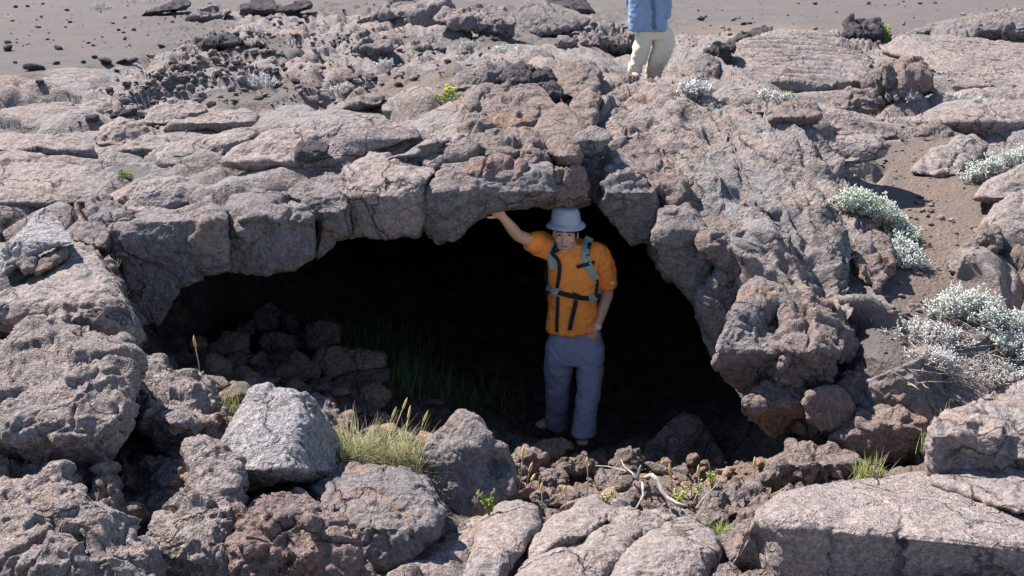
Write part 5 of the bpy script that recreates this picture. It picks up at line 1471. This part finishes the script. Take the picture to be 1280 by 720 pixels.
def hand(mb, wrist, d, side, nrm, curl, s=1.0, spread=.12, thumb=1):
    """palm with four unequal bent fingers and a thumb leaving its side; d towards the fingertips, nrm out of the palm"""
    d = np.array(d, float); d /= np.linalg.norm(d)
    side = np.array(side, float); side -= d * side.dot(d); side /= np.linalg.norm(side)
    nrm = np.cross(side, d) if nrm is None else np.array(nrm, float); nrm = nrm / np.linalg.norm(nrm)
    w_ = np.array(wrist, float)
    rings(mb, [(w_ - d * .01, .028 * s, .020 * s), (w_ + d * .02 * s, .034 * s, .019 * s), (w_ + d * .06 * s, .042 * s, .016 * s), (w_ + d * .092 * s, .040 * s, .013 * s)], 16, 2.6, side, nrm)
    for k_, (off, L) in enumerate([(-.031, .062), (-.010, .074), (.011, .069), (.031, .054)]):
        p = w_ + d * .085 * s + side * off * s
        dd = d + side * off * spread * 10
        pts = [p - d * .02 * s, p]
        for j, f in enumerate((.45, .32, .23)):
            a = curl * (j + 1) * .5
            v = dd / np.linalg.norm(dd) * math.cos(a) + nrm * math.sin(a)
            pts.append(pts[-1] + v * L * f * s)
        chain(mb, pts, np.array([.0085, .009, .0085, .008, .007]) * s, 10, 3)
    b = w_ + d * .03 * s - side * thumb * .03 * s
    v1 = d * .6 - side * thumb * .8 + nrm * .2; v2 = d * .95 - side * thumb * .3 + nrm * .35
    p1 = b + v1 / np.linalg.norm(v1) * .042 * s; p2 = p1 + v2 / np.linalg.norm(v2) * .03 * s
    chain(mb, [b, p1, p2], [.013 * s, .010 * s, .008 * s], 10, 4)

def ribbon(name, pts, width, tree, mat, parent, origin, off=.008, th=.004, fallY=7.4, dens=3.0):
    """a flat strap laid over a garment: photo points, each dropped onto the garment from in front"""
    P = np.array(pts, float)
    seg = np.concatenate([[0], np.cumsum(np.linalg.norm(np.diff(P, axis=0), axis=1))])
    tt = np.linspace(0, seg[-1], max(4, int(seg[-1] / dens)))
    q = np.stack([np.interp(tt, seg, P[:, 0]), np.interp(tt, seg, P[:, 1])], 1)
    C = []
    o = Vector((0, 0, CAMH))
    for x, y in q:
        dr = (V3(x, y, 7) - o).normalized()
        h = tree.ray_cast(o, dr)
        C.append(np.array(h[0] - dr * off) if h[0] is not None else (arr(x, y, C[-1][1]) if C else arr(x, y, fallY)))
    C = np.array(C)
    for _ in range(3):
        C[1:-1] = .25 * C[:-2] + .5 * C[1:-1] + .25 * C[2:]
    T = np.gradient(C, axis=0); T /= np.linalg.norm(T, axis=1)[:, None]
    view = C - np.array([0, 0, CAMH]); view /= np.linalg.norm(view, axis=1)[:, None]
    Sd = np.cross(T, view); Sd /= np.linalg.norm(Sd, axis=1)[:, None]
    Nn = np.cross(Sd, T)
    rows = []
    for c, a, n in zip(C, Sd, Nn):
        h = width / 2
        rows.append(np.array([c - a * h - n * th, c - a * h * .9 + n * th, c + a * h * .9 + n * th, c + a * h - n * th]))
    rows = [rows[0] * 0 + C[0]] + rows + [rows[-1] * 0 + C[-1]]
    mb = MB(); mb.add(np.concatenate(rows), grid_faces(len(rows), 4, True))
    me = mesh_from(name, np.concatenate(mb.v), mb.f, smooth=False)
    return link(name, me, MATS[mat], parent, origin)

# ---- the man in the cave mouth
feetL, feetR = arr(690, 537, 7.63), arr(729, 557, 7.23)
org = ((feetL + feetR) / 2); org[2] = min(feetL[2], feetR[2])
man = bpy.data.objects.new('person', None); COL.objects.link(man); man.location = org
tag(man, 'man in an orange t-shirt standing in the cave mouth, one arm raised to the rim', 'person', None)
org = tuple(org)
TY = 7.39
hc = arr(707, 291, 7.23)
body = MB()
qf = head(body, hc, 1.03, -.12)
chain(body, [arr(712, 318, 7.35), arr(710, 303, 7.30)], [.062, .058], 16, 4)
rings(body, [(arr(719, 430, TY), .15, .10), (arr(717, 400, TY), .145, .09), (arr(717, 360, TY), .15, .09), (arr(717, 325, TY), .16, .10), (arr(716, 311, TY), .13, .08), (arr(714, 305, TY), .06, .05)], 24)
# raised arm (his right)
shL = arr(686, 311, 7.37); elL = arr(647, 294, 7.21); wrL = arr(628, 271, 7.07)
chain(body, [shL, (shL + elL) / 2, elL], [.054, .049, .041], 16, 6)
chain(body, [elL, elL * .6 + wrL * .4, wrL], [.041, .040, .028], 16, 6)
hand(body, wrL, arr(617, 260, 7.01) - wrL, (.7, -.2, .5), None, .35, 1.0, .1, 1)
# lowered arm, hand in the trouser pocket
shR = arr(751, 318, 7.39); elR = arr(760, 367, 7.45); wrR = arr(745, 411, 7.29)
chain(body, [shR, (shR + elR) / 2, elR], [.054, .049, .042], 16, 6)
chain(body, [elR, elR * .6 + wrR * .4, wrR], [.042, .041, .030], 16, 6)
hand(body, wrR, arr(735, 428, 7.27) - wrR, (.6, .2, .5), None, .5, .9, .05, -1)
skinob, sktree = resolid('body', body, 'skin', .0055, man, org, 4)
# shirt
def folds(amp, fx=(9, 9, 5), seed=3):
    def f(c):
        # creases run aslant across the body
        q = np.stack([c[:, 0] * .8 + c[:, 2] * .6, c[:, 1], c[:, 2] * .8 - c[:, 0] * .6], 1)
        q2 = np.stack([c[:, 0] * .8 - c[:, 2] * .6, c[:, 1], c[:, 2] * .8 + c[:, 0] * .6], 1)
        return amp * fbm(c * np.array(fx), 3, seed) + amp * .55 * fbm(q * np.array([5, 5, 15]), 3, seed + 1, ridge=True) + amp * .55 * fbm(q2 * np.array([5, 5, 15]) + 9, 3, seed + 2, ridge=True)
    return f
sh = MB()
rings(sh, [(arr(715, 411, 7.37), .172, .130), (arr(715, 405, 7.37), .174, .132), (arr(716, 390, 7.37), .166, .130), (arr(717, 368, 7.37), .158, .120), (arr(718, 348, 7.37), .165, .128),
           (arr(718, 328, 7.37), .174, .132), (arr(717, 315, 7.37), .172, .122), (arr(715, 308, 7.37), .15, .10), (arr(713, 304, 7.36), .085, .075)], 32, 2.5)
dl = (elL - shL) / np.linalg.norm(elL - shL)
sleeveL = arr(665, 302, 7.28)
chain(sh, [arr(694, 312, 7.37), arr(682, 308, 7.35), sleeveL - dl * .02], [.085, .082, .074], 20, 5)
chain(sh, [arr(742, 318, 7.37), arr(750, 324, 7.39), arr(757, 350, 7.41)], [.085, .082, .074], 20, 5)
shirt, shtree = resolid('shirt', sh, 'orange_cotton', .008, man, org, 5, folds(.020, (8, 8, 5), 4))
# trousers
tr = MB()
rings(tr, [(arr(719, 400, 7.39), .150, .110), (arr(719, 414, 7.39), .172, .124), (arr(719, 432, 7.39), .205, .132), (arr(719, 450, 7.40), .20, .125)], 30, 2.5)
rings(tr, [(arr(701, 432, 7.40), .105, .12), (arr(698, 460, 7.42), .096, .112), (arr(697, 485, 7.47), .086, .098), (arr(697, 510, 7.54), .080, .092), (arr(697, 526, 7.60), .084, .098), (arr(697, 532, 7.62), .086, .10)], 26, 2.3)
rings(tr, [(arr(737, 432, 7.38), .102, .12), (arr(737, 460, 7.35), .092, .11), (arr(736, 485, 7.31), .080, .095), (arr(732, 515, 7.26), .074, .088), (arr(730, 536, 7.23), .076, .092), (arr(729, 542, 7.22), .078, .094)], 26, 2.3)
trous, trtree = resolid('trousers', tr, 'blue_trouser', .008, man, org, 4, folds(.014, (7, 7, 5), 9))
pass
# shoes
def shoe(p, toe, heel):
    mb = MB()
    p = np.array(p); t = np.array(toe); h = np.array(heel)
    ax = (t - h) / np.linalg.norm(t - h); sd = np.cross(ax, [0, 0, 1])
    L = np.linalg.norm(t - h)
    rr = []
    for u, hw, hh in [(0, .030, .035), (.08, .036, .05), (.3, .040, .055), (.55, .045, .042), (.8, .046, .032), (.95, .034, .024), (1, .018, .014)]:
        rr.append((h + ax * L * u + np.array([0, 0, hh]), hw, hh * .92))
    rings(mb, rr, 20, 2.6, sd, (0, 0, 1))
    chain(mb, [h + ax * .06 + np.array([0, 0, .07]), h + ax * .06 + np.array([0, 0, .12])], [.045, .042], 14, 3)
    o, _ = resolid('shoe', mb, 'shoe_suede', .005, man, org, 3)
    ms = MB()
    rings(ms, [(h + ax * L * u + np.array([0, 0, .008]), hw, .013) for u, hw in [(-.01, .028), (.06, .038), (.3, .042), (.55, .048), (.8, .048), (.95, .036), (1.01, .018)]], 16, 3.5, sd, (0, 0, 1))
    s_ = ms.build('sole', 'shoe_sole', None, None)
    s_.parent = o; s_.location = -(Vector(org))
    return o
zL = feetL[2]; zR = feetR[2]
shoe(feetL, arr(671, 536, 7.57), arr(701, 535, 7.70))
shoe(feetR, arr(728, 559, 7.13), arr(729, 549, 7.37))
# hat
ht = MB()
hb = np.array(qf(0, .012, .072))
hx = (math.cos(-.12), math.sin(-.12), -.06)
rings(ht, [(hb + np.array([0, 0, -.012]), .100, .118), (hb + np.array([0, 0, .03]), .099, .117), (hb + np.array([0, 0, .075]), .092, .108), (hb + np.array([0, 0, .095]), .078, .092), (hb + np.array([0, 0, .100]), .04, .05)], 32, 2.1, hx)
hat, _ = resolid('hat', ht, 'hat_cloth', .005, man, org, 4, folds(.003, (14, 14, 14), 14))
br = MB()
th_ = np.linspace(0, 2 * math.pi, 48, endpoint=False)
prf = [(.97, .006), (1.15, -.001), (1.34, -.018), (1.36, -.021), (1.34, -.023), (1.15, -.006), (.95, .0)]
R = []
for k_, dz_ in prf:
    R.append(np.stack([.1 * k_ * np.cos(th_), .118 * k_ * np.sin(th_), dz_ + .004 * np.sin(3 * th_ + 1) * (k_ - .9) * 2], 1) + hb + np.array([0, 0, -.004]))
R.append(R[0])
br.add(np.concatenate(R), grid_faces(len(R), 48, True))
b_ = br.build('brim', 'hat_cloth'); b_.parent = hat; b_.location = -Vector(org)
# face details
for sx in (-1, 1):
    e = MB(); ball(e, qf(sx * .031, -.083, .006), .012, .008, .006, 12)
    o = e.build('eye', 'eye_dark'); o.parent = skinob; o.location = -Vector(org)
    e = MB(); chain(e, [qf(sx * .014, -.099, .026), qf(sx * .034, -.096, .031), qf(sx * .055, -.078, .022)], [.003, .004, .003], 8, 3)
    o = e.build('eyebrow', 'hair_dark'); o.parent = skinob; o.location = -Vector(org)
e = MB(); chain(e, [qf(-.024, -.090, -.066), qf(0, -.098, -.068), qf(.024, -.090, -.066)], [.003, .006, .003], 8, 4)
o = e.build('mouth', 'lip'); o.parent = skinob; o.location = -Vector(org)
hr = MB(); rings(hr, [(np.array(qf(0, .03, -.06)), .062, .055), (np.array(qf(0, .022, -.02)), .081, .085), (np.array(qf(0, .015, .03)), .084, .10), (np.array(qf(0, .015, .06)), .07, .09)], 24, 2.2, hx)
o = hr.build('hair', 'hair_dark', man, org)
# watch
wv = (wrR - elR) / np.linalg.norm(wrR - elR)
wc = wrR - wv * .02
wt = MB()
a_ = np.cross(wv, [0, 1, 0]); a_ /= np.linalg.norm(a_); b2 = np.cross(wv, a_)
rings(wt, [(wc - wv * .011, .035, .032), (wc - wv * .010, .037, .034), (wc + wv * .010, .037, .034), (wc + wv * .011, .035, .032)], 24, 2, a_, b2)
watch = wt.build('watch_strap', 'steel', man, org)
wd = MB()
fd = np.array([.25, -.95, .2]); fd /= np.linalg.norm(fd)
u1 = np.cross(fd, [0, 0, 1]); u1 /= np.linalg.norm(u1); u2 = np.cross(fd, u1)
wp = wc + fd * .036
rings(wd, [(wp - fd * .004, .020, .020), (wp + fd * .006, .020, .020), (wp + fd * .008, .016, .016)], 20, 2, u1, u2)
o = wd.build('watch_dial', 'watch_face'); o.parent = watch; o.location = -Vector(org)
# sleeve mark
ribbon('sleeve_patch', [(764,353),(767,354)], .012, shtree, 'white_cloth', man, org, .004, .002, dens=.8)
# backpack
bp_ = MB()
rings(bp_, [(arr(716, 385, 7.63), .14, .07), (arr(716, 378, 7.63), .19, .11), (arr(716, 345, 7.63), .205, .12), (arr(717, 312, 7.63), 0.176, .11), (arr(717, 304, 7.62), .12, .07)], 26, 3)
pack = bpy.data.objects.new('backpack', None); COL.objects.link(pack); pack.location = tuple(arr(716, 345, 7.63))
tag(pack, 'green and black hiking backpack worn by the man in the orange t-shirt', 'backpack')
PO = tuple(pack.location)
resolid('pack_body', bp_, 'pack_dark', .01, pack, PO, 6, folds(.012, (9, 9, 9), 30))
ribbon('shoulder_strap', [(701,297),(695,304),(691,314),(690,326),(693,336)], .058, shtree, 'pack_green', pack, PO, .008, .006)
ribbon('shoulder_strap', [(737,297),(733,305),(731,315),(732,326),(738,337),(744,350)], .058, shtree, 'pack_green', pack, PO, .008, .006)
for nm_, pts, w_, mt in [('webbing_strap', [(698,301),(694,309),(688,317),(696,321),(700,331),(699,345),(696,360)], .026, 'webbing'),
        ('webbing_strap', [(688,318),(697,313),(702,309)], .022, 'webbing'),
        ('webbing_strap', [(738,301),(735,312),(735,326)], .026, 'webbing'), ('chest_strap', [(721,334),(731,331),(743,328)], .026, 'webbing'),
        ('webbing_strap', [(735,327),(741,337),(747,350),(746,362),(744,372)], .022, 'webbing'),
        ('hip_pad', [(685,356),(692,359),(699,364)], .075, 'pack_green'), ('hip_pad', [(736,371),(744,369),(751,365)], .075, 'pack_green'),
        ('hip_belt', [(684,361),(696,365),(706,368),(717,371),(730,373),(740,373),(752,369)], .034, 'webbing'),
        ('strap_end', [(697,371),(697,385),(696,400),(696,415)], .024, 'webbing'), ('strap_end', [(720,376),(717,390),(714,402),(712,413)], .03, 'webbing'),
        ('buckle', [(715,369),(723,372)], .045, 'webbing')]:
    ribbon(nm_, pts, w_, shtree, mt, pack, PO, .014 if nm_ != 'hip_pad' else .009, .004)
# ---- the walker behind the crest
WY = 13.5
wz = on_crust(800, 101)
def grd(x, Y):
    j = int(np.argmin(np.abs(GP[nb - 1:, :].mean(0) - (640 + FPX * x / (Y * CP + CAMH * SP)))))
    col = GV[nb - 1:, j]
    return float(np.interp(Y, np.maximum.accumulate(col[:, 1]), col[:, 2]))
fl_, fr_ = arr(793, 101, 13.45), arr(816, 102, 13.6)
g1_, g2_ = grd(fl_[0], 13.45), grd(fr_[0], 13.6)
worg = np.array([(fl_[0] + fr_[0]) / 2, WY, min(g1_, g2_)])
walker = bpy.data.objects.new('person', None); COL.objects.link(walker); walker.location = worg
tag(walker, 'walker in beige trousers and blue jacket behind the arch, cut off at the waist', 'person')
worg = tuple(worg)
wb = MB()
wh = head(wb, arr(812, -62, WY), 1.0, 2.6)
chain(wb, [arr(810, -30, WY), arr(811, -46, WY)], [.06, .055], 14, 4)
rings(wb, [(arr(812, 34, WY), .15, .10), (arr(811, 0, WY), .15, .10), (arr(810, -25, WY), .17, .10), (arr(810, -34, WY), .10, .07)], 20)
chain(wb, [arr(826, -22, WY), arr(834, 4, WY + .05), arr(832, 26, WY - .02)], [.05, .042, .03], 14, 5)
chain(wb, [arr(793, -22, WY), arr(788, 2, WY + .15), arr(800, 14, WY + .25)], [.05, .042, .03], 14, 5)
hand(wb, arr(832, 26, WY - .02), (0, -.1, -1), (0, 1, 0), None, .4, 1.0, .05, 1)
hand(wb, arr(800, 14, WY + .25), (.8, .3, -.5), (0, .4, 1), None, .4, 1.0, .05, -1)
wbody, _ = resolid('body', wb, 'skin', .007, walker, worg, 4)
wt_ = MB()
rings(wt_, [(arr(814, 22, WY), .16, .12), (arr(816, 38, WY), .205, .135), (arr(818, 48, WY), .20, .13)], 26, 2.4)
rings(wt_, [(arr(806, 42, WY), .105, .11), (arr(802, 60, WY - .06), .098, .10), (arr(797, 80, WY - .06), .085, .09), (np.array([fl_[0], 13.45, g1_ + .16]), .08, .09), (np.array([fl_[0], 13.45, g1_ + .05]), .08, .10)], 22)
rings(wt_, [(arr(826, 36, WY + .02), .12, .13), (arr(829, 50, WY + .02), .135, .125), (arr(829, 60, WY - .02), .125, .12), (arr(823, 76, WY - .02), .115, .105), (arr(817, 90, WY + .05), .095, .10), (np.array([fr_[0], 13.6, g2_ + .05]), .09, .10)], 22)
resolid('trousers', wt_, 'beige_cotton', .011, walker, worg, 4, folds(.014, (6, 6, 5), 40))
wj = MB()
rings(wj, [(arr(810, 38, WY), .225, .17), (arr(809, 25, WY), .215, .165), (arr(808, 0, WY), .205, .155), (arr(808, -22, WY), .205, .14), (arr(809, -33, WY), .12, .09)], 28, 2.5)
chain(wj, [arr(825, -22, WY), arr(832, 2, WY + .05), arr(832, 18, WY)], [.075, .062, .055], 16, 5)
chain(wj, [arr(793, -22, WY), arr(788, 2, WY + .15), arr(796, 10, WY + .22)], [.075, .062, .055], 16, 5)
jk, jtree = resolid('jacket', wj, 'denim_blue', .011, walker, worg, 4, folds(.02, (7, 7, 4), 44))
ribbon('front_placket', [(816,0),(817,18),(818,37)], .05, jtree, 'denim_dark', walker, worg, .003, .003)
for sx, (p_, g_) in enumerate([((fl_[0], 13.45), g1_), ((fr_[0], 13.6), g2_)]):
    mb = MB(); rings(mb, [(np.array([p_[0], p_[1] + .10 - .3 * u, g_ + hh]), hw, hh * .95) for u, hw, hh in [(0, .03, .035), (.1, .038, .05), (.35, .042, .055), (.6, .047, .042), (.85, .045, .03), (1, .02, .015)]], 18, 2.6, (1, 0, 0), (0, 0, 1))
    mb.build('shoe', 'shoe_suede', walker, worg)
mb = MB(); ball(mb, wh(0, .02, .045), .085, .105, .085)
mb.build('hair', 'hair_dark', walker, worg)
